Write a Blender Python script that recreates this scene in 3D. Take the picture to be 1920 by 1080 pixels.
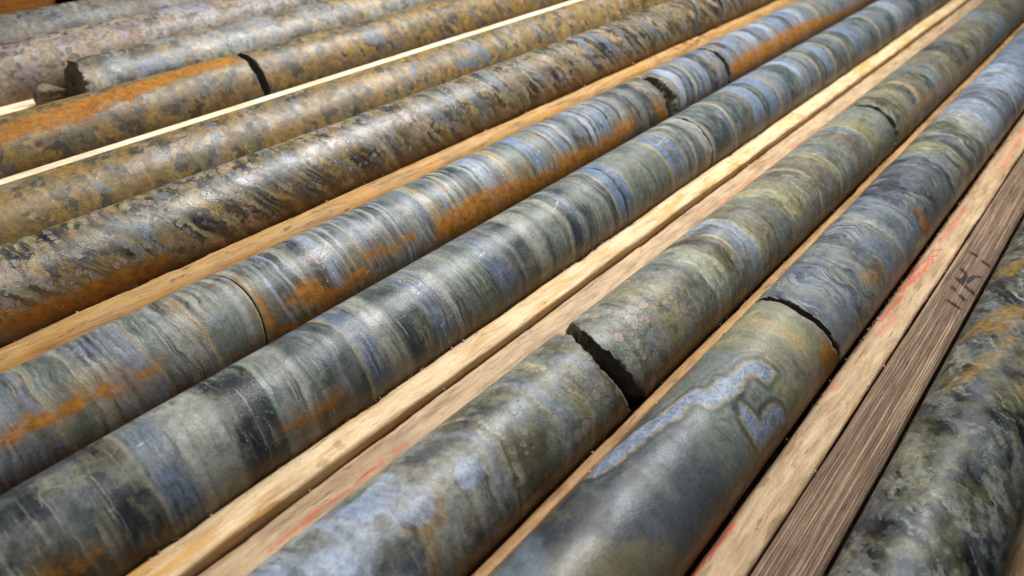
import bpy, math, random
import numpy as np
from mathutils import Matrix, Vector

# ------------------------------------------------------------------ clear
for o in list(bpy.data.objects): bpy.data.objects.remove(o, do_unlink=True)
scn = bpy.context.scene
col = scn.collection
MM = 0.001
RAD = 31.75                      # core radius, mm; every core axis lies at z = 0

# ------------------------------------------------------------------ camera
cam_d = bpy.data.cameras.new('camera'); cam = bpy.data.objects.new('camera', cam_d); col.objects.link(cam)
CR = [[0.6434758348123116, 0.43249264857584246, -0.6315765661742458],
      [-0.7594771471810161, 0.4637346441841818, -0.4562287175235197],
      [0.0955683677917743, 0.7732401235781955, 0.6268703202149493]]
cam.matrix_world = Matrix.Translation((0, 0, 9.6289*RAD*MM)) @ Matrix(CR).to_4x4()
cam_d.sensor_width = 36.0; cam_d.sensor_fit = 'HORIZONTAL'; cam_d.lens = 1380/1920*36
cam_d.clip_start = 0.01; cam_d.clip_end = 50
cam_d.dof.use_dof = True; cam_d.dof.focus_distance = 0.462; cam_d.dof.aperture_fstop = 7.5
scn.camera = cam

# ------------------------------------------------------------------ world and lamps (indoor ceiling light plus an added fill)
w = bpy.data.worlds.new('World'); scn.world = w; w.use_nodes = True
bg = w.node_tree.nodes['Background']; bg.inputs[0].default_value = (0.84, 0.92, 1.0, 1); bg.inputs[1].default_value = 0.05
def area(name, loc, target, sx, sy, power, color):
    d = bpy.data.lights.new(name, 'AREA'); d.shape = 'RECTANGLE'; d.size = sx; d.size_y = sy; d.energy = power; d.color = color
    o = bpy.data.objects.new(name, d); col.objects.link(o); o.location = loc
    o.rotation_euler = (Vector(target)-Vector(loc)).to_track_quat('-Z', 'Y').to_euler()
    return o
area('ceiling_lamp', (0.88, 0.54, 1.05), (0.42, 0.26, 0), 0.6, 0.5, 30.0, (0.98, 0.99, 1.0))
area('fill_lamp', (2.3, 1.3, 1.9), (0.6, 0.3, 0), 0.9, 1.0, 4.0, (0.90, 0.96, 1.0))  # weak fill lamp, added to lift the far sides of the cores
scn.cycles.max_bounces = 4; scn.cycles.diffuse_bounces = 2; scn.cycles.glossy_bounces = 2
scn.view_settings.view_transform = 'Standard'; scn.view_settings.look = 'None'
scn.view_settings.exposure = 0.12; scn.view_settings.gamma = 1.0; scn.view_settings.use_curve_mapping = False

# ------------------------------------------------------------------ measured layout data
# bands: (x mm along the row, colour, softness mm); polygons and lines: (x mm, arc mm around the core)
D={'T1':{'bands':[]},
 'T10':{'bands':[(141.2,'bluegrey',10),(164.3,'dkslate',12),(198.6,'slate',15),(244.9,'slate',15),(267.6,'greygreen',15),(300.4,'greygreen',15),(334.2,'olivepale',12),(364.3,'tan',15),(375.9,'olivepale',6),(402.3,'slateblue',6),(418.0,'grey',6),(426.1,'slateblue',6),(437.3,'bluegrey',6),(449.7,'slate',6),(457.4,'grey',6),(464.2,'slateblue',6),(471.3,'grey',6),(486.7,'slate',6),(505.6,'bluegrey',6),(524.7,'grey',6),(537.9,'pale',6),(546.6,'slateblue',6),(576.7,'bluegrey',6),(586.5,'dkslate',6),(632.1,'slate',6),(661.6,'dkslate',6),(679.1,'grey',6),(695.7,'olive',6),(723.7,'dkbrown',6),(746.6,'pale',6),(755.0,'dkolive',6),(785.1,'pale',6),(816.9,'paleblue',6),(867.8,'bluegrey',6),(922.2,'paleb',6),(1018.6,'blueb',5)],'dark':[[(202.9,67.6),(213.9,65.9),(229.9,64.2),(246.2,59.1),(266.1,58.3),(271.7,56.8),(275.1,48.0),(271.8,47.7),(269.7,55.4),(252.2,56.5),(230.5,60.1),(211.1,62.6)],[(327.2,55.3),(335.5,50.2),(333.5,48.6),(327.4,52.2)],[(286.1,40.9),(284.1,45.8),(299.9,46.8),(302.0,42.8)],[(294.8,27.8),(297.8,32.6),(305.0,33.1),(315.7,28.6),(318.2,24.7),(312.6,28.8),(304.2,31.1)]],'rust':[[(381.8,29.7),(390.2,22.5),(394.8,7.5),(393.3,-3.2),(379.9,-0.3),(369.1,20.5)],[(581.9,34.6),(584.3,30.9),(584.9,22.4),(589.7,17.0),(585.3,7.6),(577.3,19.9),(579.1,26.0)],[(484.7,28.4),(487.5,26.5),(486.3,24.4),(482.8,26.1)],[(466.7,32.1),(471.6,31.1),(470.2,28.6),(475.1,28.3),(478.6,26.1),(476.1,25.2),(466.3,29.5)],[(460.0,33.4),(463.1,32.3),(461.1,31.4)],[(214.4,3.2),(237.9,-1.6),(254.0,7.3),(268.8,7.7),(265.4,0.8),(242.2,-3.1),(216.0,-3.0)],[(284.4,8.2),(302.5,3.4),(319.1,-3.3),(309.1,-3.0),(289.8,-3.2)]],'tan':[[(146.5,55.7),(158.4,57.1),(166.1,55.9),(175.9,51.7),(178.6,42.3),(184.8,37.6),(191.7,35.7),(190.9,32.1),(203.2,26.6),(201.3,15.7),(185.4,11.5),(159.0,29.2),(144.3,47.8)],[(280.0,34.5),(281.2,29.6),(283.6,20.7),(286.6,13.7),(297.9,14.3),(308.9,11.2),(314.5,11.7),(320.2,-3.2),(301.7,-3.0),(285.1,-0.6),(274.3,18.9)]],'vein':[[(207.0,89.5),(213.8,89.5),(222.0,89.7),(229.4,82.8),(237.1,79.7),(247.2,75.8),(259.3,70.0),(278.0,66.4),(285.6,64.3),(287.7,57.0),(301.1,57.7),(302.4,54.3),(313.0,53.3),(322.4,52.4),(327.7,46.8),(328.4,39.0),(318.1,38.3),(318.4,42.1),(318.0,47.1),(311.1,49.2),(298.6,47.0),(290.3,48.2),(286.5,50.9),(278.8,50.8),(277.4,55.3),(276.9,62.0),(261.6,61.8),(246.2,66.6),(230.7,68.8),(217.0,70.7),(207.0,75.1),(210.3,89.8)],[(291.9,40.4),(292.4,34.5),(292.7,25.9),(301.9,28.3),(311.0,27.5),(315.3,21.5),(315.1,14.8),(306.1,14.9),(296.8,16.8),(286.4,15.4),(284.8,23.0),(284.0,31.7),(286.3,37.0)]]},
 'T11':{'bands':[],'dark':[[(281.1,56.3),(287.3,51.2),(293.5,42.4),(302.8,33.9),(319.6,23.1),(330.5,8.3),(302.2,28.5),(288.7,41.0),(280.1,48.1)],[(253.4,60.5),(260.5,61.5),(269.3,57.5),(264.9,55.2),(257.6,58.0)],[(333.5,72.3),(350.6,69.2),(347.6,58.8),(337.8,59.5),(327.5,67.0)],[(296.1,98.1),(296.6,80.3),(308.7,73.5),(314.0,62.4),(333.9,56.8),(326.0,55.5),(309.3,61.3),(297.2,67.8),(285.9,75.3)],[(420.6,62.5),(454.4,58.4),(465.9,52.1),(424.6,44.0),(402.9,53.7)],[(384.6,67.8),(419.3,67.6),(427.3,61.2),(394.7,57.2)],[(674.4,-98.6),(726.6,-98.3),(676.5,77.8),(599.2,75.3)]],'tan':[[(449.1,-98.1),(470.8,90.4),(497.1,78.5),(509.1,65.5),(505.4,56.2),(459.2,62.0),(425.4,71.6),(404.2,81.2)],[(577.4,96.1),(583.1,79.3),(586.4,66.5),(551.6,73.3)]]},
 'T2':{'bands':[],'blue':[[(348.0,61.3),(398.7,61.4),(390.5,36.0),(360.3,39.7),(343.6,42.5)],[(225.7,46.8),(231.6,43.9),(224.6,24.9),(221.1,29.3)]]},
 'T3':{'bands':[],'blue':[[(277.7,31.7),(300.7,34.8),(318.5,27.7),(312.0,19.0),(292.6,20.7),(274.6,20.4)],[(364.8,52.6),(430.5,62.5),(409.9,38.7),(366.5,32.4)]]},
 'T4':{'bands':[],'blue':[[(472.4,33.7),(497.5,38.9),(497.8,19.3),(476.1,22.5)]],'rust':[[(139.2,41.8),(146.1,41.6),(185.1,46.3),(213.0,49.1),(241.4,49.6),(272.7,51.8),(290.5,55.4),(324.6,56.6),(340.2,53.3),(340.1,40.1),(316.6,43.9),(281.4,40.2),(248.1,35.8),(217.0,31.4),(194.3,27.0),(175.8,28.7),(139.3,28.1),(132.2,27.7)],[(310.1,12.3),(327.0,10.9),(319.0,8.3)]]},
 'T5':{'bands':[],'blue':[[(524.9,50.9),(546.6,47.1),(552.4,28.5),(549.1,19.8),(532.4,18.4),(498.8,21.6),(510.7,34.1)],[(648.2,66.0),(650.5,57.9),(630.7,29.8),(624.1,29.2)],[(258.7,60.4),(260.6,41.9),(257.8,28.4),(251.1,16.2),(238.8,14.9),(246.1,23.6),(248.5,39.1)],[(152.3,28.1),(163.8,31.8),(170.9,27.4),(169.4,20.1)],[(457.1,47.2),(464.3,40.5),(451.1,27.3),(445.6,28.9),(452.4,37.3)]]},
 'T6':{'bands':[],'blue':[[(414.3,68.0),(411.7,40.8),(419.8,25.1),(429.5,8.0),(438.2,-1.5),(425.3,9.2),(412.9,27.3),(405.0,40.2)],[(449.6,67.8),(453.2,47.6),(459.9,36.1),(466.5,24.4),(478.2,6.2),(471.5,9.8),(460.7,22.7),(453.3,38.7),(445.5,48.8)],[(494.3,64.4),(498.3,43.4),(502.0,26.3),(513.6,6.1),(506.4,9.8),(493.3,30.9),(488.2,45.3)],[(645.9,67.9),(647.5,52.9),(638.0,29.8),(638.6,17.7),(632.3,27.0),(630.8,42.8)],[(662.8,67.8),(672.4,47.5),(678.9,27.7),(686.5,10.2),(676.6,12.5),(665.6,31.2),(657.4,46.1)],[(756.4,67.9),(755.8,43.6),(763.8,24.6),(772.5,6.4),(758.9,17.3),(743.6,34.6)],[(149.4,49.5),(152.0,38.1),(155.2,28.1),(160.9,17.0),(174.0,3.6),(186.2,1.8),(174.5,0.5),(158.0,15.8),(150.4,27.7)],[(120.6,52.2),(123.4,45.2),(125.4,37.3),(128.5,27.7),(125.2,29.3),(121.5,39.6)],[(163.2,54.2),(165.9,46.2),(167.1,36.4),(164.6,36.2),(162.5,42.4)]],'rust':[[(67.8,15.8),(84.8,12.7),(105.9,11.4),(125.2,12.7),(158.2,10.8),(167.9,3.8),(150.2,0.3),(120.5,-1.5),(89.9,0.1),(63.4,5.7)],[(121.9,47.4),(122.7,45.8),(121.4,42.9),(120.3,43.6)],[(166.4,20.7),(169.0,19.0),(166.3,18.3)]]},
 'T7':{'bands':[(38.7,'bluegrey',5),(44.2,'dkgreen',4),(46.9,'blue',4),(52.3,'cream',3),(56.0,'greygreen',3),(60.9,'green',6),(70.5,'cream',2.5),(71.1,'grey',3),(77.0,'dkgreen',2),(78.3,'grey',3),(80.2,'bluegrey',3),(86.6,'dkgreen',2),(88.9,'lilac',3),(94.7,'bluegrey',4),(101.9,'cream',2.5),(103.1,'green',3),(111.4,'greygreen',5),(119.4,'grey',6),(129.0,'tan',3),(131.4,'greygreen',4),(153.4,'pale',3),(158.1,'greygreen',2),(162.8,'cream',1),(167.2,'dkgreen',1.5),(171.8,'green',2),(178.7,'paleblue',1.5),(179.3,'bluegrey',2),(184.9,'dkgreen',1.5),(189.1,'green',1.5),(190.6,'paleblue',2),(191.5,'dkgreen',1.5),(196.8,'pale',2),(199.7,'green',2),(205.3,'dkslate',1.5),(211.1,'bluegrey',2),(213.3,'paleblue',1),(219.9,'greygreen',1),(224.4,'pale',1),(226.0,'dkgreen',1),(230.5,'mint',1),(232.2,'dkgreen',1),(235.4,'green',1),(240.5,'cream',1),(242.2,'bluegrey',1.5),(246.4,'lilac',2),(251.7,'green',2),(259.4,'grey',2),(267.2,'dkgreen',2),(273.1,'paleblue',1),(276.0,'dkslate',1),(277.3,'paleblue',1),(280.2,'green',2),(286.9,'grey',2),(295.6,'bluegrey',1.5),(303.5,'dkgreen',1),(308.6,'cream',1),(311.0,'green',1.5),(319.1,'blue',1),(324.3,'cream',1),(326.8,'dkgreen',1),(329.4,'mint',1),(332.9,'dkgreen',1),(335.8,'pale',1.2),(340.2,'dkgreen',1),(344.6,'grey',1),(347.5,'dkgreen',1),(354.1,'mint',1),(359.3,'paleblue',2),(370.7,'bluegrey',2),(380.7,'tan',2),(390.5,'greygreen',3),(407.8,'dkgreen',1),(411.7,'blueb',1.5),(425.4,'greygreen',1.5),(431.2,'grey',2),(441.5,'dkgreen',1),(443.9,'pale',1),(447.9,'blueb',1.5),(456.9,'dkgreen',1),(460.6,'pale',1),(464.6,'bluegrey',1),(471.0,'dkgreen',1),(473.4,'paleb',1),(478.9,'dkgreen',0.8),(481.3,'bluegrey',1),(487.4,'dkgreen',0.8),(490.0,'paleb',1),(496.7,'dkslate',0.8),(498.9,'bluegrey',1),(507.4,'dkgreen',0.8),(510.0,'blueb',1),(517.6,'dkgreen',1),(521.3,'bluegrey',1),(532.5,'dkgreen',1),(537.0,'grey',1),(546.3,'dkslate',2),(563.9,'greygreen',2),(574.2,'dkslate',2),(589.9,'brown',3),(632.8,'paleb',1.5),(645.3,'bluegrey',2),(656.9,'teal',1.5),(662.5,'pale',1.5),(669.7,'bluegrey',2),(685.8,'blueb',1.5),(697.0,'dkslate',2),(712.8,'bluegrey',2),(730.2,'pale',1),(735.0,'bluegrey',2),(754.7,'dkslate',2),(765.6,'blueb',2),(781.8,'bluegrey',2),(806.0,'paleb',2),(823.5,'teal',2),(832.5,'bluegrey',2),(852.2,'paleb',2),(870.3,'teal',2),(877.1,'blueb',2),(901.6,'dkslate',2),(914.1,'blueb',2),(939.9,'paleb',2),(955.1,'bluegrey',2),(989.4,'cream',2),(997.6,'greygreen',3),(1037.4,'bluegrey',4)],
        'cracks':[[(226.5,44.7),(219.7,38.6),(214.0,35.1),(213.8,32.1),(210.4,20.6)],[(228.9,56.8),(232.7,57.8),(230.4,52.1),(236.3,52.9)],[(265.3,27.4),(259.6,24.0)],[(239.3,15.3),(230.1,7.5)],[(212.7,49.0),(211.0,37.8),(211.6,33.2)],[(185.7,60.7),(183.1,55.2)],[(428.6,34.7),(425.1,39.3),(426.9,48.1)],[(380.7,33.5),(377.0,21.0),(369.8,12.1)],[(438.5,30.8),(438.5,24.6),(435.8,17.5)],[(428.6,34.7),(420.3,31.4),(414.5,16.1)]],
        'rust':[[(181.6,20.6),(187.2,24.0),(193.3,26.3),(201.0,27.9),(205.0,23.3),(206.5,18.9),(213.9,15.4),(222.7,16.6),(227.9,20.6),(237.6,20.7),(242.1,11.2),(239.7,6.6),(232.3,11.6),(225.3,9.8),(215.7,5.1),(200.9,7.2),(188.4,15.5)],[(239.8,24.4),(250.3,25.3),(268.1,20.8),(265.7,18.5),(252.9,20.4),(239.7,22.5)],[(273.5,25.7),(282.4,22.8),(281.6,19.3),(272.7,22.6)],[(283.2,6.8),(296.6,10.0),(304.2,9.7),(317.0,7.3),(303.6,6.9),(285.5,5.8)],[(167.0,40.9),(166.8,31.8),(165.2,22.1),(163.3,14.6),(164.9,6.6),(181.4,6.5),(169.1,8.8),(168.7,20.3),(168.6,29.1),(168.5,36.7)],[(161.3,6.8),(191.0,6.9),(210.7,5.8),(221.2,6.2),(200.4,4.6),(171.6,4.5)],[(32.3,29.8),(47.0,31.8),(52.0,30.0),(54.4,25.5),(60.7,30.5),(67.4,29.2),(68.1,25.8),(59.9,22.0),(46.2,23.5),(34.8,23.8),(30.7,26.6)],[(73.6,30.0),(79.9,30.8),(85.2,26.0),(91.6,25.3),(98.8,25.7),(105.2,24.4),(99.9,21.2),(89.1,20.6),(80.2,22.9),(72.2,26.3)],[(303.7,24.9),(311.4,24.7),(329.0,27.0),(351.2,26.7),(373.9,25.5),(396.2,21.6),(410.2,17.6),(420.7,18.3),(434.2,13.6),(438.6,22.2),(456.3,21.9),(481.6,17.0),(501.7,17.6),(519.0,19.3),(537.7,22.1),(558.1,19.7),(541.2,10.0),(509.3,4.4),(469.6,3.5),(432.9,2.6),(382.7,1.4),(344.8,0.5),(316.6,3.2),(297.7,13.5)],[(589.3,24.7),(597.6,19.6),(606.4,9.4),(607.2,2.6),(591.7,7.3)],[(745.1,22.8),(767.3,26.4),(821.8,27.2),(873.7,28.2),(936.2,27.8),(967.8,26.1),(1015.3,19.6),(1112.2,16.7),(1217.6,10.7),(1256.3,5.9),(1138.5,8.3),(1012.7,10.0),(885.8,7.8),(778.3,7.4),(736.8,6.3)]]},
 'T8':{'bands':[(15.5,'vdk',5),(29.2,'slate',8),(44.3,'vdk',5),(62.4,'cream',2),(63.1,'blue',2),(73.8,'bluegrey',6),(78.9,'pale',6),(102.9,'vdk',5),(126.9,'mint',1.5),(129.2,'grey',2),(140.3,'pale',6),(145.9,'dkgreen',5),(157.7,'paleblue',5),(159.6,'dkgreen',5),(162.8,'bluegrey',5),(163.0,'grey',5),(165.0,'dkgreen',5),(171.7,'dkgreen',8),(177.7,'cream',1.2),(179.6,'blue',1.2),(192.4,'palemottle',3),(207.1,'dkgreen',5),(227.7,'grey',5),(228.7,'blue',1.2),(237.4,'lilac',2),(241.0,'blue',2),(245.6,'pale',1.5),(251.9,'greygreen',5),(271.4,'green',10),(281.0,'dkgreen',8),(284.7,'blue',1.2),(297.7,'lilac',1.5),(304.9,'dkgreen',5),(307.9,'grey',5),(312.3,'dkgreen',5),(324.3,'pale',5),(334.2,'palemottle',5),(338.2,'dkgreen',5),(340.4,'greygreen',5),(361.3,'cream',1),(365.0,'blueb',1),(372.8,'dkslate',1),(374.4,'blueb',1),(379.0,'cream',1),(381.0,'dkgreen',2),(392.5,'greygreen',5),(413.3,'dkgreen',5),(419.7,'cream',1),(422.4,'blueb',1.2),(432.3,'dkslate',1),(434.9,'blueb',1),(443.0,'cream',1),(445.3,'greygreen',2),(495.7,'cream',1),(499.5,'blueb',1),(509.4,'lilac',1.2),(514.2,'blueb',1),(523.2,'cream',1),(525.9,'green',1.5),(534.4,'pale',5),(541.5,'dkgreen',5),(546.9,'grey',5),(553.8,'pale',5),(572.8,'teal',5),(601.5,'teal',5),(602.5,'cream',1),(603.9,'blueslate',1),(612.0,'cream',1),(617.1,'teal',2),(645.8,'brown',5),(654.1,'blueb',1.5),(674.3,'teal',1.5),(686.4,'blueb',1.5),(709.8,'cream',1.2),(716.1,'bluegrey',2),(738.7,'teal',5),(762.4,'paleb',5),(777.4,'bluegrey',5),(795.3,'bluegrey',5),(812.0,'cream',1.5),(818.3,'teal',2),(835.2,'blueb',2),(857.2,'cream',1.5),(864.6,'teal',2),(885.9,'bluegrey',5),(902.1,'cream',2),(910.6,'teal',2),(926.8,'blueb',2),(948.0,'slateblue',3),(983.1,'teal',5),(1007.1,'cream',2),(1016.4,'bluegrey',3),(1053.0,'teal',5),(1077.6,'paleblue',5),(1112.2,'bluegrey',5),(1157.4,'dkslate',5),(1189.1,'bluegrey',5),(1233.2,'paleb',5),(1244.0,'bluegrey',5)],'cracks':[[(233.9,58.7),(232.9,55.9),(235.1,54.2),(238.1,52.9)],[(249.2,48.5),(240.6,46.4),(231.2,43.3)],[(238.5,42.0),(233.1,41.4),(231.5,39.0)],[(283.9,41.1),(290.5,41.5),(294.1,42.5)],[(217.0,34.4),(209.4,35.0)],[(245.4,20.1),(235.5,18.2)],[(502.6,45.5),(508.6,44.0),(519.6,42.8)],[(511.2,45.6),(519.9,47.0),(530.8,48.4)],[(374.6,47.1),(369.5,44.3),(362.9,42.0)],[(423.1,30.0),(428.6,28.3)],[(362.1,22.5),(365.8,18.4),(360.1,16.3)],[(64.7,50.3),(69.3,48.8),(74.0,48.3)],[(229.9,23.7),(232.4,20.6),(235.1,12.1),(236.9,4.5)],[(184.5,49.5),(190.4,47.8)]],'rust':[[(206.4,-7.7),(233.9,-11.5),(259.8,-18.6),(244.7,-14.7),(223.8,-18.7)],[(316.8,-0.5),(352.6,-1.5),(362.8,-3.6),(335.2,-3.9)],[(546.7,-4.7),(565.0,1.7),(579.6,-13.6),(572.8,-18.6)],[(127.6,17.9),(160.5,17.6),(162.2,13.3),(132.3,14.2)],[(13.6,23.3),(20.9,21.9),(37.5,16.7),(25.6,14.4)]]},
 'T9':{'bands':[(85.3,'paleblue',8),(102.5,'bluegrey',10),(118.0,'palemottle',8),(144.2,'brown',4),(144.9,'bluegrey',4),(145.7,'grey',4),(165.0,'lilac',6),(171.4,'olive',4),(171.8,'dkbrown',4),(176.2,'cream',1.5),(178.9,'greygreen',2),(179.8,'dkolive',4),(190.4,'dkolive',4),(198.8,'green',4),(208.8,'cream',1.5),(209.9,'bluegrey',2),(217.5,'greygreen',4),(225.6,'olive',4),(230.0,'cream',1.5),(232.0,'greygreen',3),(243.2,'bluegrey',5),(247.6,'dkolive',5),(269.3,'greygreen',4),(286.0,'palemottle',4),(302.0,'greygreen',4),(314.3,'olive',5),(336.8,'greygreen',6),(352.8,'green',6),(368.3,'mintpale',4),(389.2,'dkbrown',4),(404.5,'brown',4),(410.9,'cream',1.2),(414.4,'bluegrey',2),(425.0,'paleblue',4),(439.6,'cream',1),(442.6,'brown',3),(469.4,'greygreen',6),(488.5,'olivepale',4),(505.2,'olive',4),(519.2,'brown',6),(544.5,'cream',1),(547.9,'brown',4),(581.0,'olive',4),(588.6,'cream',1.2),(593.1,'greygreen',3),(624.9,'brown',4),(645.2,'bluegrey',4),(662.7,'cream',1.2),(668.4,'olive',2),(688.9,'greygreen',4),(715.5,'green',4),(743.3,'dkbrown',4),(776.3,'olive',4),(795.8,'dkgreen',4),(814.0,'tan',4),(824.9,'brown',4),(854.2,'dkslate',4),(872.2,'bluegrey',4),(898.2,'brown',4),(966.8,'dkslate',6),(1016.4,'olive',4),(1042.6,'brown',5),(1142.6,'bluegrey',5),(1207.7,'brown',6)],'blue':[[(138.0,72.3),(139.3,61.5),(137.9,51.4),(143.7,45.7),(137.6,36.6),(128.9,34.9),(121.6,42.3),(119.9,52.8),(109.1,52.9),(105.2,60.4),(108.1,70.9),(121.6,68.9)],[(83.8,57.8),(92.7,56.6),(97.9,51.3),(97.7,41.3),(93.5,39.5),(81.1,51.5)],[(163.8,47.7),(170.4,44.6),(170.6,36.8),(162.1,32.5),(155.0,36.3),(155.1,43.5)]],'cracks':[[(766.2,83.1),(769.7,75.4),(754.7,59.1),(751.6,49.0),(749.5,39.1)],[(766.8,83.2),(755.4,68.3),(750.0,56.6),(747.7,46.6)]],'dark':[[(112.4,42.8),(120.8,37.1),(122.4,27.7),(117.8,19.3),(102.6,31.9)],[(146.5,70.4),(163.0,69.5),(172.8,60.7),(175.5,51.1),(165.6,53.7),(155.6,56.8),(146.8,60.8)],[(182.5,64.9),(196.9,65.7),(206.8,58.1),(205.5,51.7),(193.1,54.9),(181.6,57.6)],[(140.3,58.2),(146.2,53.2),(142.3,50.9),(138.5,55.3)]],'rust':[],'tan':[[(145.6,47.6),(146.4,43.3),(142.0,36.0),(137.4,29.6),(130.8,30.6),(128.1,16.2),(123.9,13.9),(118.3,18.9),(126.6,31.2),(120.7,38.7),(121.8,39.9),(129.8,34.1),(136.5,34.5)],[(920.3,28.1),(975.5,23.6),(1060.6,19.6),(1083.6,-0.1),(952.2,3.8),(843.2,9.2),(757.2,10.9),(743.1,19.4),(798.4,24.4),(813.0,24.6),(826.5,26.5),(889.0,24.2)]]},
 'ink':[[(606.3,3.2),(604.7,-1.6)],[(601.1,-6.9),(597.4,-12.6)],[(575.7,2.2),(571.2,-1.4)],[(560.7,1.8),(557.3,-1.5),(549.1,-12.8)],[(556.3,-1.7),(567.8,-2.7)],[(561.3,-5.2),(572.7,-7.2),(576.1,-10.7)],[(545.3,1.2),(543.0,-1.3)],[(539.6,-5.9),(535.2,-9.5)],[(525.8,-1.1),(522.4,-9.7)]],
 'ink67':[[(852.1,384.8),(848.3,371.6)],[(788.7,385.2),(784.7,371.4)],[(808.4,384.4),(805.9,374.7)],[(816.6,384.3),(810.3,377.3)],[(830.7,384.0),(828.0,376.2)],[(811.9,376.1),(813.4,369.4)],[(821.6,369.2),(833.9,372.0)]],
 'red6':[[(86.7,179.0),(96.3,179.5),(109.3,180.1)],[(109.3,180.1),(117.6,180.9)],[(119.8,180.7),(126.6,180.2)],[(128.9,180.0),(135.4,178.9)],[(137.3,179.2),(145.0,180.3),(154.9,179.6)],[(157.5,180.5),(159.0,180.2)],[(163.2,180.8),(173.7,180.0)],[(549.8,178.7),(590.7,178.4)],[(614.8,179.4),(635.1,178.1)],[(666.2,178.4),(692.4,177.4)],[(717.6,178.1),(761.7,175.9),(834.8,178.3)],[(519.3,178.0),(542.9,177.8)],[(1076.4,174.7),(1242.3,177.0)]],
 'redA':[[(510.6,27.4),(538.0,25.0),(572.5,22.0)],[(534.0,28.7),(561.2,27.8),(582.8,21.8)],[(516.4,28.2),(552.6,22.4)],[(464.8,27.6),(490.1,26.6),(506.5,25.1)],[(585.3,26.6),(594.2,20.9)],[(210.1,29.9),(228.9,28.8)],[(228.9,28.8),(249.2,28.5)],[(645.3,1.7),(706.7,0.2),(760.5,-0.0)]],
 'redAfaint':[[(447.9,23.8),(479.4,21.3)],[(604.8,25.7),(636.7,24.7),(679.0,24.5)],[(376.4,27.5),(382.5,26.4)],[(782.8,18.5),(846.0,19.3),(914.3,22.4)]],
 'rims':{'T10a':([395.96,-3.68,-5.41,4.01,-0.4],[404.83,-2.23,-6.51,3.3,-2.1]),'T3':[231.24,-3.67,2.43,-2.46,-1.04],'T6a':[856.54,-5.21,4.78,-4.03,-0.37],'T7a':[160.08,0.47,2.04,-1.04,1.84],'T9a':([273.79,-1.31,-5.68,2.92,-4.33],[289.21,-2.5,-6.88,5.74,-3.36])},
 'smudge':[[(640.5,-1.5),(609.8,-0.4)],[(593.1,-8.2),(562.1,-6.0)],[(545.0,-2.7),(489.2,2.6)]],
 'stain5':[[(732.3,207.0),(737.8,200.7),(735.5,196.8),(725.0,199.6)],[(693.5,195.8),(696.6,191.6)],[(585.1,204.4),(587.4,196.3),(596.6,191.6)],[(145.5,202.3),(145.3,198.9)],[(131.1,197.9),(134.0,197.4)]]}
YC = {'T1':24.4,'T2':22.4,'T3':20.3,'T4':18.2,'T5':15.21,'T6':13.155,'T7':9.88,'T8':7.654,'T9':4.34,'T10':2.042,'T11':-1.55}

def lin(c):
    f = lambda v: (v/255/12.92) if v/255 <= .04045 else ((v/255+.055)/1.055)**2.4
    return (f(c[0]), f(c[1]), f(c[2]), 1.0)
PAL = dict(vdk=(46,48,52), blueb=(112,130,152), teal=(72,84,86), paleb=(150,162,180), dkslate=(58,61,65), slate=(84,88,90), slateblue=(104,112,120), blueslate=(104,112,126), dkgreen=(66,74,72), green=(92,99,92),
  greygreen=(114,119,110), grey=(122,123,119), pale=(154,154,144), palemottle=(138,138,130), cream=(158,150,124), blue=(100,112,130),
  bluegrey=(112,120,130), lilac=(118,117,124), paleblue=(146,155,168), olive=(132,126,96), olivepale=(150,146,112), dkolive=(86,84,64),
  brown=(108,100,86), dkbrown=(74,68,58), tan=(166,146,108), mint=(134,150,142), mintpale=(158,162,136), pink=(170,146,128), gold=(150,118,62),
  goldlt=(176,146,90), pinkgrey=(140,128,118), rust=(186,104,22), rustdk=(140,74,18), white=(225,225,220), black=(24,24,23), mauve=(120,104,98), khaki=(120,112,84))
PAL = {k: lin(v) for k, v in PAL.items()}

# ------------------------------------------------------------------ small numpy noise
def _h(ix, iy, iz, seed):
    n = (ix*374761393 + iy*668265263 + iz*2147483647 + seed*974634777) & 0xffffffff
    n = ((n ^ (n >> 13))*1274126177) & 0xffffffff
    n = ((n ^ (n >> 16))*2246822519) & 0xffffffff
    return ((n ^ (n >> 15)) & 0xffffff)/float(0xffffff)
def vnoise(p, seed=0):
    p = np.asarray(p, dtype=np.float64); i = np.floor(p).astype(np.int64); f = p-i; f = f*f*(3-2*f)
    out = 0
    for a in (0, 1):
        for b in (0, 1):
            for c in (0, 1):
                wgt = (f[..., 0] if a else 1-f[..., 0])*(f[..., 1] if b else 1-f[..., 1])*(f[..., 2] if c else 1-f[..., 2])
                out = out+wgt*_h(i[..., 0]+a, i[..., 1]+b, i[..., 2]+c, seed)
    return out
def fbm(p, seed=0, oct=4, rough=.5):
    p = np.asarray(p, dtype=np.float64); s = 0; a = 1; t = 0
    for k in range(oct):
        s = s+a*(vnoise(p*2**k+17.3*k, seed+k)-.5); t += a; a *= rough
    return s/t*2

_SD = {}
def nz(p, seed, oct=4, rough=.55):
    """fbm scaled like a shader noise: mean .5, deviation about .12"""
    k = (oct, rough)
    if k not in _SD: _SD[k] = float(fbm(np.random.RandomState(1).uniform(0, 90, (20000, 3)), 3, oct, rough).std())
    return .5+.12*fbm(p, seed, oct, rough)/_SD[k]

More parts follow.
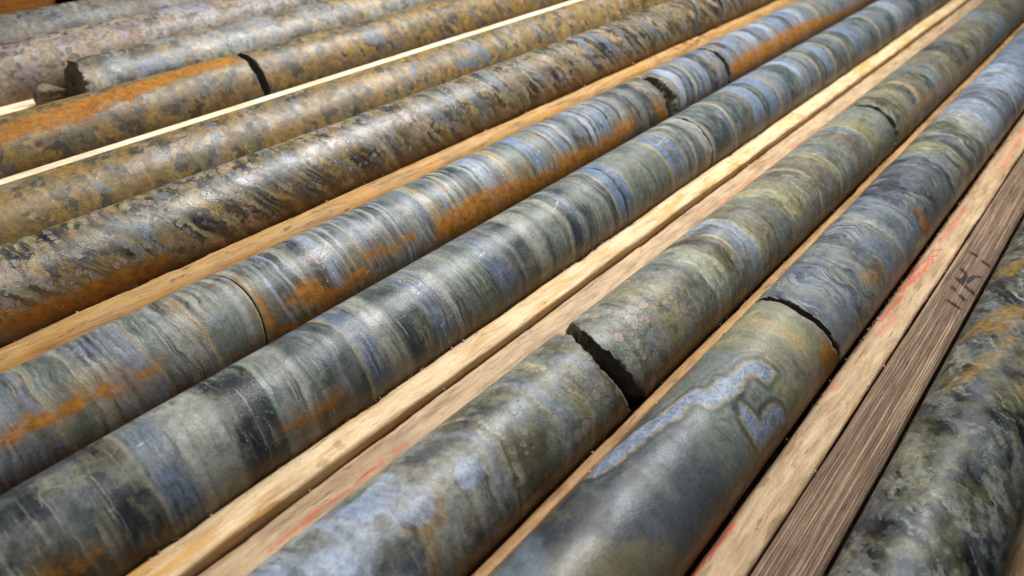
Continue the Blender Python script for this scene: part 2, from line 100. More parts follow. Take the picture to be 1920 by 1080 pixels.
def seg_dist(P, a, b):
    a = np.array(a, float); b = np.array(b, float); ab = b-a; L = max((ab**2).sum(), 1e-9)
    t = np.clip(((P-a)@ab)/L, 0, 1)
    return np.linalg.norm(P-(a+t[:, None]*ab), axis=1)
def line_sdf(P, lines, cut=40):
    d = np.full(len(P), 60.0)
    for ln in lines:
        for a, b in zip(ln[:-1], ln[1:]): d = np.minimum(d, seg_dist(P, a, b))
    return d
def poly_sdf(P, polys):
    d = np.full(len(P), 60.0)
    for pg in polys:
        pg = [tuple(q) for q in pg]; n = len(pg)
        lo = np.min(pg, axis=0)-60; hi = np.max(pg, axis=0)+60
        k = np.where(((P > lo) & (P < hi)).all(1))[0]
        if not len(k): continue
        Q = P[k]; dd = np.full(len(Q), 60.0); ins = np.zeros(len(Q), bool)
        for a, b in zip(pg, pg[1:]+pg[:1]):
            dd = np.minimum(dd, seg_dist(Q, a, b))
            c = ((a[1] > Q[:, 1]) != (b[1] > Q[:, 1])) & (Q[:, 0] < (b[0]-a[0])*(Q[:, 1]-a[1])/((b[1]-a[1]) or 1e-9)+a[0])
            ins ^= c
        dd = np.where(ins, -dd, dd)
        d[k] = np.minimum(d[k], dd)
    return d

# ------------------------------------------------------------------ objects
def mesh_object(name, V, quads, tris=None, mats=(), parent=None, loc=(0, 0, 0), attrs=None, matidx=None, smooth=True):
    me = bpy.data.meshes.new(name)
    V = np.asarray(V, dtype=np.float32); nq = len(quads); nt = 0 if tris is None else len(tris)
    me.vertices.add(len(V)); me.vertices.foreach_set('co', V.ravel())
    loops = np.concatenate([np.asarray(quads, np.int32).ravel(), np.asarray(tris if nt else [], np.int32).ravel()])
    me.loops.add(len(loops)); me.loops.foreach_set('vertex_index', loops)
    me.polygons.add(nq+nt)
    st = np.concatenate([np.arange(nq)*4, nq*4+np.arange(nt)*3]).astype(np.int32)
    me.polygons.foreach_set('loop_start', st)
    if matidx is not None: me.polygons.foreach_set('material_index', np.asarray(matidx, np.int32))
    me.polygons.foreach_set('use_smooth', np.full(nq+nt, smooth, bool))
    for m in mats: me.materials.append(m)
    for k, v in (attrs or {}).items():
        v = np.asarray(v, np.float32)
        if v.ndim == 2:
            a = me.attributes.new(k, 'FLOAT_VECTOR', 'POINT'); a.data.foreach_set('vector', v.ravel())
        else:
            a = me.attributes.new(k, 'FLOAT', 'POINT'); a.data.foreach_set('value', v)
    me.update(calc_edges=True); me.validate()
    o = bpy.data.objects.new(name, me); col.objects.link(o); o.location = loc
    if parent is not None: o.parent = parent
    return o
def tag(o, label=None, cat=None, group=None, kind=None):
    if label: o['label'] = label
    if cat: o['category'] = cat
    if group: o['group'] = group
    if kind: o['kind'] = kind
    return o
def empty(name, loc, label, cat, group=None):
    o = bpy.data.objects.new(name, None); o.empty_display_size = .05; col.objects.link(o); o.location = loc
    return tag(o, label, cat, group)

# ------------------------------------------------------------------ node helper
class NT:
    def __init__(s, name):
        s.m = bpy.data.materials.new(name); s.m.use_nodes = True; s.t = s.m.node_tree; s.t.nodes.clear()
        s.out = s.t.nodes.new('ShaderNodeOutputMaterial'); s.b = s.t.nodes.new('ShaderNodeBsdfPrincipled')
        s.t.links.new(s.b.outputs[0], s.out.inputs[0])
    def n(s, t): return s.t.nodes.new(t)
    def put(s, sock, v):
        if isinstance(v, bpy.types.NodeSocket): s.t.links.new(v, sock)
        elif v is not None:
            if isinstance(v, (int, float)) and sock.type in ('VECTOR',): v = (v, v, v)
            if sock.type == 'RGBA' and not isinstance(v, (int, float)) and len(v) == 3: v = tuple(v)+(1,)
            sock.default_value = v
    def math(s, op, a, b=None, c=None, clamp=False):
        x = s.n('ShaderNodeMath'); x.operation = op; x.use_clamp = clamp
        s.put(x.inputs[0], a); s.put(x.inputs[1], b)
        if c is not None: s.put(x.inputs[2], c)
        return x.outputs[0]
    def vmath(s, op, a, b=None):
        x = s.n('ShaderNodeVectorMath'); x.operation = op; s.put(x.inputs[0], a)
        if op == 'SCALE': s.put(x.inputs['Scale'], b)
        elif b is not None: s.put(x.inputs[1], b)
        return x.outputs[0]
    def attr(s, name, fac=True):
        x = s.n('ShaderNodeAttribute'); x.attribute_name = name
        return x.outputs['Fac'] if fac else x.outputs['Vector']
    def noise(s, v, scale=1, detail=4, rough=.55, dist=0, colr=False, lac=2.0):
        x = s.n('ShaderNodeTexNoise'); s.put(x.inputs['Vector'], v); s.put(x.inputs['Scale'], scale); x.inputs['Detail'].default_value = detail
        x.inputs['Roughness'].default_value = rough; x.inputs['Distortion'].default_value = dist; x.inputs['Lacunarity'].default_value = lac
        return x.outputs['Color' if colr else 'Fac']
    def vor(s, v, scale=1, feature='F1', out='Distance', rnd=1.0, smooth=None):
        x = s.n('ShaderNodeTexVoronoi'); x.feature = feature; s.put(x.inputs['Vector'], v); s.put(x.inputs['Scale'], scale); x.inputs['Randomness'].default_value = rnd
        return x.outputs[out]
    def sstep(s, v, a, b):
        x = s.n('ShaderNodeMapRange'); x.interpolation_type = 'SMOOTHSTEP'; s.put(x.inputs['Value'], v)
        flip = isinstance(a, (int, float)) and isinstance(b, (int, float)) and a > b
        s.put(x.inputs['From Min'], b if flip else a); s.put(x.inputs['From Max'], a if flip else b)
        x.inputs['To Min'].default_value = 1 if flip else 0; x.inputs['To Max'].default_value = 0 if flip else 1
        return x.outputs['Result']
    def lerp(s, v, a, b, c, d):
        x = s.n('ShaderNodeMapRange'); s.put(x.inputs['Value'], v); s.put(x.inputs['From Min'], a); s.put(x.inputs['From Max'], b)
        s.put(x.inputs['To Min'], c); s.put(x.inputs['To Max'], d); return x.outputs['Result']
    def mix(s, f, a, b, mode='MIX'):
        x = s.n('ShaderNodeMix'); x.data_type = 'RGBA'; x.blend_type = mode; x.clamp_factor = True
        s.put(x.inputs['Factor'], f); s.put(x.inputs['A'] if False else x.inputs[6], a); s.put(x.inputs[7], b)
        return x.outputs[2]
    def sep(s, v):
        x = s.n('ShaderNodeSeparateXYZ'); s.put(x.inputs[0], v); return x.outputs
    def comb(s, a, b, c):
        x = s.n('ShaderNodeCombineXYZ'); s.put(x.inputs[0], a); s.put(x.inputs[1], b); s.put(x.inputs[2], c); return x.outputs[0]
    def ramp(s, f, stops, interp='LINEAR'):
        x = s.n('ShaderNodeValToRGB'); s.put(x.inputs[0], f); cr = x.color_ramp; cr.interpolation = interp
        while len(cr.elements) < len(stops): cr.elements.new(0.5)
        for e, (p, c) in zip(cr.elements, stops): e.position = 0
        for k, (p, c) in enumerate(stops): cr.elements[k].position = min(max(p, 0), 1); cr.elements[k].color = c
        return x.outputs[0]
    def bump(s, h, strength, dist, normal=None):
        x = s.n('ShaderNodeBump'); s.put(x.inputs['Height'], h); x.inputs['Strength'].default_value = strength; x.inputs['Distance'].default_value = dist
        if normal is not None: s.put(x.inputs['Normal'], normal)
        return x.outputs[0]

def band_colour(g, t, bands):
    """sharp edged colour bands along t (mm); several ramps in a row because one ramp holds 32 stops"""
    chunks = [bands[k:k+14] for k in range(0, len(bands), 14)]
    res = None
    for ci, ch in enumerate(chunks):
        first = bands[ci*14-1][1] if ci else ch[0][1]
        x0 = ch[0][0]-8; x1 = ch[-1][0]+8
        stops = [(0.0, PAL[first])]; prev = first; last = 0
        for (x, c, wd) in ch:
            a = max((x-wd/2-x0)/(x1-x0), last+1e-5); b = max((x+wd/2-x0)/(x1-x0), a+1e-5)
            stops += [(a, PAL[prev]), (b, PAL[c])]; prev = c; last = b
        f = g.lerp(t, x0, x1, 0, 1)
        c = g.ramp(f, stops)
        if res is None: res = c
        else: res = g.mix(g.math('GREATER_THAN', t, x0), res, c)
    return res

def rock(name, tube, S):
    """one rock material per row: a solid texture in row coordinates, so it runs on through every break.
    Slow variation (warps, patch fields) is stored on the mesh as attributes; fine texture is made here."""
    g = NT(name); d = D.get(tube, {})
    P = g.attr('rest', False); X, Yv, Z = g.sep(P); t0 = g.attr('band')
    sd = S.get('seed', 0)
    Ps = g.vmath('ADD', P, (sd*7.31, sd*3.17, sd*5.7))
    NAc = g.noise(Ps, S.get('fs', 2.3), 6, .66, .2, colr=True); A0, A1, A2 = g.sep(NAc)
    NB = g.noise(Ps, 9, 3, .65); A1c = g.math('SUBTRACT', A1, .5); NBc = g.math('SUBTRACT', NB, .5)
    hue, hue2, lam0 = g.sep(g.attr('na', False)); reg1, reg2, ckm = g.sep(g.attr('nb', False))
    t = g.math('ADD', t0, g.math('ADD', g.math('MULTIPLY', A1c, S.get('edge', 3.0)), g.math('MULTIPLY', NBc, 1.2)))
    colr = band_colour(g, t, d['bands']) if d.get('bands') else PAL[S['base']]
    rag = g.math('ADD', g.math('MULTIPLY', A1c, S.get('rag', .30)), g.math('MULTIPLY', NBc, .16))
    rag2 = g.math('ADD', g.math('MULTIPLY', g.math('SUBTRACT', A2, .5), S.get('rag', .30)), g.math('MULTIPLY', NBc, -.16))
    cache = {}
    for k, (c, sc_, an, th, so, op) in enumerate(S.get('patches', [])):
        if k//3 not in cache: cache[k//3] = g.sep(g.attr('p%d' % (k//3), False))
        m = g.sstep(g.math('ADD', cache[k//3][k % 3], rag if k % 2 else rag2), th-so, th+so)
        colr = g.mix(g.math('MULTIPLY', m, op), colr, PAL[c])
    for key, c, am, sft in (('blue', S.get('bluecol', 'bluegrey'), 6.0, .9), ('tan', S.get('tancol', 'olivepale'), 8.0, 4), ('dark', S.get('darkcol', 'dkslate'), 10.0, 2.0)):
        if d.get(key):
            e = g.math('ADD', g.attr(key), g.math('MULTIPLY', A1c, am*2*S.get('fam', 1.0)))
            colr = g.mix(g.math('MULTIPLY', g.sstep(e, sft, -sft), S.get('featop', .8)), colr, PAL[c])
    # wash that ties the bands together
    colr = g.mix(g.math('MULTIPLY', g.sstep(hue, .44, .70), S.get('huemix', .3)), colr, PAL[S.get('hue', 'lilac')])
    colr = g.mix(g.math('MULTIPLY', g.sstep(g.math('ADD', hue2, rag), .48, .66), S.get('hue2mix', .3)), colr, PAL[S.get('hue2', 'olive')])
    # thin laminae parallel to the banding
    lf, la = S.get('lam', (.5, .5))
    L = g.noise(g.comb(g.math('MULTIPLY', t, lf), g.math('MULTIPLY', Yv, .25), g.math('MULTIPLY', Z, .25)), 1, 5, .62)
    lamask = g.sstep(lam0, .36, .62)
    lfac = g.math('MULTIPLY_ADD', g.math('MULTIPLY', g.math('SUBTRACT', L, .5), g.math('MULTIPLY_ADD', lamask, .8, .2)), la*4, 1.0)
    colr = g.mix(1.0, colr, g.comb(lfac, lfac, g.math('MULTIPLY_ADD', g.math('SUBTRACT', lfac, 1), .85, 1)), 'MULTIPLY')
    colr = g.mix(g.math('MULTIPLY', g.math('MULTIPLY', g.sstep(L, .585, .65), lamask), S.get('lampale', .35)), colr, PAL[S.get('lamcol', 'pale')])
    colr = g.mix(g.math('MULTIPLY', g.math('MULTIPLY', g.sstep(L, .40, .345), lamask), S.get('lamdk', .4)), colr, PAL['dkslate'])
    if S.get('lam2'):
        L2 = g.noise(g.comb(g.math('MULTIPLY', t, lf*2.3), g.math('MULTIPLY_ADD', Yv, .3, 7.7), g.math('MULTIPLY', Z, .3)), 1, 2, .5)
        colr = g.mix(g.math('MULTIPLY', g.math('MULTIPLY', g.sstep(L2, .60, .66), g.math('MULTIPLY_ADD', lamask, .75, .25)), S['lam2']), colr, PAL[S.get('lamcol', 'pale')])
        colr = g.mix(g.math('MULTIPLY', g.math('MULTIPLY', g.sstep(L2, .40, .34), g.math('MULTIPLY_ADD', lamask, .75, .25)), S['lam2']*.85), colr, PAL['vdk'])
    # mottling
    ma = S.get('mottle', .35)
    mf = g.math('ADD', g.lerp(A0, .30, .70, 1-ma, 1+ma), g.math('MULTIPLY', NBc, S.get('nb', 1.15)))
    colr = g.mix(1.0, colr, g.comb(mf, mf, mf), 'MULTIPLY')
    bumpH = g.math('MULTIPLY', A0, .3)
    # porphyroblast clusters
    for q in S.get('spots', []):
        V = g.vmath('ADD', g.vmath('ADD', Ps, (q['k']*9.1, q['k']*2.3, 0)), g.vmath('SCALE', g.vmath('SUBTRACT', NAc, (.5, .5, .5)), q.get('wob', .35)))
        x = g.n('ShaderNodeTexVoronoi'); x.feature = 'F1'; g.put(x.inputs['Vector'], V); x.inputs['Scale'].default_value = q['s']
        dist = x.outputs['Distance']; rnd = g.sep(x.outputs['Color'])
        size = g.math('MULTIPLY_ADD', g.math('MULTIPLY', rnd[0], rnd[0]), q['r']*1.0, q['r']*.30)
        region = g.sstep(reg1 if q['k'] == 1 else reg2, q['th']-.04, q['th']+.05)
        if q.get('xr'):
            region = g.math('MULTIPLY', region, g.math('MULTIPLY', g.sstep(t, q['xr'][0]-6, q['xr'][0]+6), g.sstep(t, q['xr'][1]+6, q['xr'][1]-6)))
        inside = g.sstep(g.math('SUBTRACT', dist, size), .035, -.035)
        rim = g.math('MULTIPLY', g.sstep(g.math('ABSOLUTE', g.math('SUBTRACT', dist, size)), .10, .02), g.math('MULTIPLY', region, q.get('rim', .6)))
        keep = g.math('GREATER_THAN', rnd[1], q.get('drop', .25))
        inside = g.math('MULTIPLY', g.math('MULTIPLY', inside, keep), region); rim = g.math('MULTIPLY', rim, keep)
        sc1 = g.mix(rnd[2], PAL[q['c'][0]], PAL[q['c'][1]])
        gr = g.lerp(NB, .3, .7, .7, 1.2); sc1 = g.mix(1.0, sc1, g.comb(gr, gr, gr), 'MULTIPLY')
        colr = g.mix(g.math('MULTIPLY', rim, .9), colr, PAL[q.get('rc', 'dkslate')])
        colr = g.mix(g.math('MULTIPLY', inside, q.get('op', .85)), colr, sc1)
        bumpH = g.math('ADD', bumpH, g.math('MULTIPLY', g.math('SUBTRACT', inside, rim), .12))
    # clear blue quartz vein with a cream rim
    if d.get('vein'):
        e = g.math('ADD', g.attr('vein'), g.math('ADD', g.math('MULTIPLY', NBc, 1.8), g.math('MULTIPLY', A1c, 1.6)))
        ring = g.math('MULTIPLY', g.sstep(e, 3.4, .9), g.sstep(A2, .42, .56))
        colr = g.mix(g.math('MULTIPLY', g.math('MULTIPLY', g.sstep(e, 7.5, 4.0), g.sstep(A1, .36, .56)), .45), colr, PAL['dkslate'])
        colr = g.mix(g.math('MULTIPLY', ring, .62), colr, PAL['goldlt'])
        lay = g.math('MULTIPLY', g.math('SINE', g.math('ADD', g.math('MULTIPLY', e, 1.25), g.math('MULTIPLY', A1c, 9))), g.math('MULTIPLY', g.sstep(e, 17, 3), .24)); lay = g.math('ADD', lay, 1.0)
        colr = g.mix(1.0, colr, g.comb(lay, lay, lay), 'MULTIPLY')
        vc = g.mix(g.sstep(A0, .3, .7), lin((96, 108, 128)), lin((150, 162, 182)))
        scr = g.sstep(g.noise(g.comb(g.math('MULTIPLY', X, 1.5), g.math('MULTIPLY', Yv, 9), g.math('MULTIPLY', Z, 9)), 1, 3, .6), .58, .68)
        vc = g.mix(g.math('MULTIPLY', scr, .7), vc, PAL['paleb'])
        vk = g.sstep(g.vor(g.vmath('ADD', Ps, g.vmath('SCALE', NAc, .5)), 1.15, 'DISTANCE_TO_EDGE'), .05, .015); vc = g.mix(g.math('MULTIPLY', vk, .28), vc, PAL['white'])
        vs = g.lerp(NB, .3, .7, .78, 1.18); vc = g.mix(1.0, vc, g.comb(vs, vs, vs), 'MULTIPLY')
        colr = g.mix(g.math('MULTIPLY', g.sstep(e, .8, .2), .95), colr, vc)
        colr = g.mix(g.math('MULTIPLY', g.sstep(g.math('ABSOLUTE', g.math('ADD', e, -.9)), .55, .1), .45), colr, PAL['cream'])
    # iron staining
    rn = g.noise(g.comb(g.math('MULTIPLY', X, .55), g.math('MULTIPLY', Yv, 1.6), g.math('MULTIPLY', Z, 1.6)), 1.5, 6, .68); rnc = g.math('SUBTRACT', rn, .5)
    rcol = g.mix(g.sstep(A2, .3, .7), lin((140, 84, 8)), lin((204, 130, 14)))
    if d.get('rust'):
        e = g.math('ADD', g.attr('rust'), g.math('ADD', g.math('MULTIPLY', rnc, 20), g.math('MULTIPLY', NBc, 16)))
        rm = g.math('MULTIPLY', g.sstep(e, 1.6, -2.2), g.lerp(NB, .3, .6, .55, .92))
        colr = g.mix(g.math('MULTIPLY', g.sstep(e, 11, 0), .32), colr, lin((148, 112, 58)))
        colr = g.mix(rm, colr, rcol)
    else: rm = 0.0
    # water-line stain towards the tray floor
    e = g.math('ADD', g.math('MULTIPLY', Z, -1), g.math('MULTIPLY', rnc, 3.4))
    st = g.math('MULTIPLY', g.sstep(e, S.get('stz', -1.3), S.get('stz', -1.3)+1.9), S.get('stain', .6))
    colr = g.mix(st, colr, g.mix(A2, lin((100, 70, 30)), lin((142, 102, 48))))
    # thin fractures
    ck = g.math('MULTIPLY', g.sstep(g.math('ABSOLUTE', g.math('SUBTRACT', g.math('ADD', lam0, g.math('MULTIPLY', A1c, .05)), .5)), .0050, .0012), g.sstep(ckm, .50, .60))
    colr = g.mix(g.math('MULTIPLY', ck, S.get('ck', .45)), colr, PAL[S.get('ckc', 'cream')])
    if d.get('cracks'):
        e = g.math('ADD', g.attr('cracks'), g.math('MULTIPLY', NBc, 2.2))
        colr = g.mix(g.math('MULTIPLY', g.math('MULTIPLY', g.sstep(e, .62, .05), g.sstep(A0, .38, .52)), .8), colr, PAL['white'])
    # grain
    gf = g.noise(Ps, 26, 2, .65); ga = S.get('grain', .26); gl = g.lerp(gf, .3, .7, 1-ga, 1+ga)
    colr = g.mix(1.0, colr, g.comb(gl, gl, gl), 'MULTIPLY')
    x = g.n('ShaderNodeTexVoronoi'); x.feature = 'F1'; g.put(x.inputs['Vector'], Ps); x.inputs['Scale'].default_value = 9.5; vr = g.sep(x.outputs['Color'])
    dot = g.sstep(x.outputs['Distance'], .24, .12)
    colr = g.mix(g.math('MULTIPLY', g.math('MULTIPLY', dot, g.math('MULTIPLY', g.math('GREATER_THAN', vr[0], .55), g.sstep(A2, .48, .60))), S.get('specks', .4)), colr, PAL['pale'])
    colr = g.mix(g.math('MULTIPLY', g.math('MULTIPLY', dot, g.math('LESS_THAN', vr[0], .40)), .40), colr, PAL['dkslate'])
    if S.get('gain'): colr = g.mix(1.0, colr, (S['gain'],)*3, 'MULTIPLY')
    g.put(g.b.inputs['Base Color'], colr)
    ro = g.math('ADD', g.math('ADD', g.lerp(A2, .3, .7, S.get('ro', .31)-.08, S.get('ro', .31)+.10), g.lerp(hue2, .3, .7, -.06, .16)), g.math('MULTIPLY', rm, .4), clamp=True)
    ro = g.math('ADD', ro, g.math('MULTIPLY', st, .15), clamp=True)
    g.put(g.b.inputs['Roughness'], ro); g.put(g.b.inputs['Specular IOR Level'], g.math('MULTIPLY_ADD', rm, -.18, S.get('spec', .29)))
    hh = g.math('ADD', g.math('ADD', bumpH, g.math('MULTIPLY', gf, .14)), g.math('ADD', g.math('MULTIPLY', NB, .18), g.math('MULTIPLY', L, .10)))
    hh = g.math('SUBTRACT', hh, g.math('MULTIPLY', ck, .15))
    g.put(g.b.inputs['Normal'], g.bump(hh, .42, .0016))
    return g.m

def fracture_mat(name, ca, cb, ro):
    g = NT(name); P = g.attr('rest', False)
    n = g.noise(P, 3, 8, .7); c = g.mix(n, lin(ca), lin(cb))
    c = g.mix(g.math('MULTIPLY', g.sstep(g.noise(P, 1.6, 5, .6), .58, .70), .5), c, lin((104, 86, 58)))
    sp = g.sstep(g.vor(P, 9, 'F1'), .16, .08); c = g.mix(g.math('MULTIPLY', sp, .35), c, PAL['grey'])
    g.put(g.b.inputs['Base Color'], c); g.b.inputs['Roughness'].default_value = ro
    g.put(g.b.inputs['Normal'], g.bump(g.math('ADD', n, g.math('MULTIPLY', g.noise(P, 10, 4, .7), .5)), .9, .003))
    return g.m

def wood(name, a, b, c, grain=2.2, ridge=.0, stain=.0, stc=(190, 130, 30), dirt=.3, marks=(), ro=.62, seed=0, knots=.5, cracks=.35):
    g = NT(name); P0 = g.attr('rest', False); P = g.vmath('ADD', P0, (seed*13.7, seed*5.1, seed*2.9)); X, Yv, Z = g.sep(P)
    wob = g.noise(P, .10, 3, .5); yz = g.math('MULTIPLY', g.math('SUBTRACT', wob, .5), 1.1)
    G = g.comb(g.math('MULTIPLY', X, .11), g.math('ADD', Yv, yz), g.math('ADD', Z, g.math('MULTIPLY', yz, .7)))
    n1 = g.noise(G, grain, 6, .65, .2); n2 = g.noise(g.vmath('MULTIPLY', G, (2.2, 6, 6)), grain, 4, .65)
    fl = g.noise(P, .35, 4, .6)
    colr = g.ramp(n1, [(.26, lin(c)), (.42, lin(b)), (.56, lin(a)), (.80, lin(b))])
    f2 = g.lerp(n2, .25, .75, .78, 1.16); colr = g.mix(1.0, colr, g.comb(f2, f2, f2), 'MULTIPLY')
    f3 = g.lerp(fl, .3, .7, .84, 1.12); colr = g.mix(1.0, colr, g.comb(f3, f3, f3), 'MULTIPLY')
    H = g.math('ADD', g.math('MULTIPLY', n1, .35), g.math('MULTIPLY', n2, .35))
    if ridge:
        rgn = g.noise(g.comb(g.math('MULTIPLY', X, .10), g.math('MULTIPLY', g.math('ADD', Yv, g.math('MULTIPLY', yz, .12)), 13), Z), 1, 3, .55)
        rg = g.math('MULTIPLY', g.sstep(rgn, .40, .60), g.lerp(g.noise(P, .7, 3), .3, .6, .55, 1.0))
        colr = g.mix(g.math('MULTIPLY', rg, ridge), colr, lin((190, 160, 128)))
        colr = g.mix(g.math('MULTIPLY', g.sstep(rg, .22, .0), ridge*.8), colr, lin((74, 56, 42)))
        H = g.math('ADD', H, g.math('MULTIPLY', rg, 1.2))
    if knots:
        kv = g.vor(g.vmath('MULTIPLY', P, (.06, .22, .22)), 1, 'F1'); kn = g.sstep(kv, .085, .03)
        colr = g.mix(g.math('MULTIPLY', kn, knots), colr, lin((104, 66, 34)))
    sa = g.noise(g.vmath('MULTIPLY', P, (.22, 1, 1)), .8, 6, .65)
    if stain:
        colr = g.mix(g.math('MULTIPLY', g.sstep(sa, .50, .63), stain), colr, lin(stc))
    dk = g.noise(g.vmath('MULTIPLY', g.vmath('ADD', P, (7, 3, 1)), (.35, 1.4, 1.4)), 1.7, 7, .7)
    colr = g.mix(g.math('MULTIPLY', g.sstep(dk, .58, .70), dirt), colr, lin((70, 50, 34)))
    cr = g.math('MULTIPLY', g.sstep(g.noise(g.vmath('MULTIPLY', g.vmath('ADD', P, (3, 8, 5)), (.42, 4.2, 4.2)), 1.1, 5, .62), .62, .67), g.sstep(fl, .46, .60))
    colr = g.mix(g.math('MULTIPLY', cr, cracks*1.3), colr, lin((50, 34, 20))); H = g.math('SUBTRACT', H, g.math('MULTIPLY', cr, .8))
    spk = g.math('MULTIPLY', g.sstep(g.vor(g.vmath('MULTIPLY', P, (.6, 1, 1)), 4.5), .12, .05), g.sstep(g.noise(P, .8, 3), .5, .6))
    colr = g.mix(g.math('MULTIPLY', spk, .7), colr, lin((84, 58, 36)))
    fine = g.noise(g.vmath('MULTIPLY', P, (2, 14, 14)), 1.6, 3, .6); ff = g.lerp(fine, .3, .7, .86, 1.1)
    colr = g.mix(1.0, colr, g.comb(ff, ff, ff), 'MULTIPLY')
    for (key, c1, op, wd, rag) in marks:
        e = g.math('ADD', g.attr(key), g.math('MULTIPLY', g.math('SUBTRACT', g.noise(g.vmath('MULTIPLY', P, (1, 2.5, 2.5)), 3, 5, .7), .5), rag))
        m = g.math('MULTIPLY', g.sstep(e, wd, wd*.35), op)
        m = g.math('MULTIPLY', m, g.lerp(n2, .3, .6, .45, 1.0))
        colr = g.mix(m, colr, lin(c1))
    g.put(g.b.inputs['Base Color'], colr); g.b.inputs['Roughness'].default_value = ro; g.b.inputs['Specular IOR Level'].default_value = .3
    g.put(g.b.inputs['Normal'], g.bump(g.math('ADD', H, g.math('MULTIPLY', fine, .25)), .55 if not ridge else .8, .0016))
    return g.m

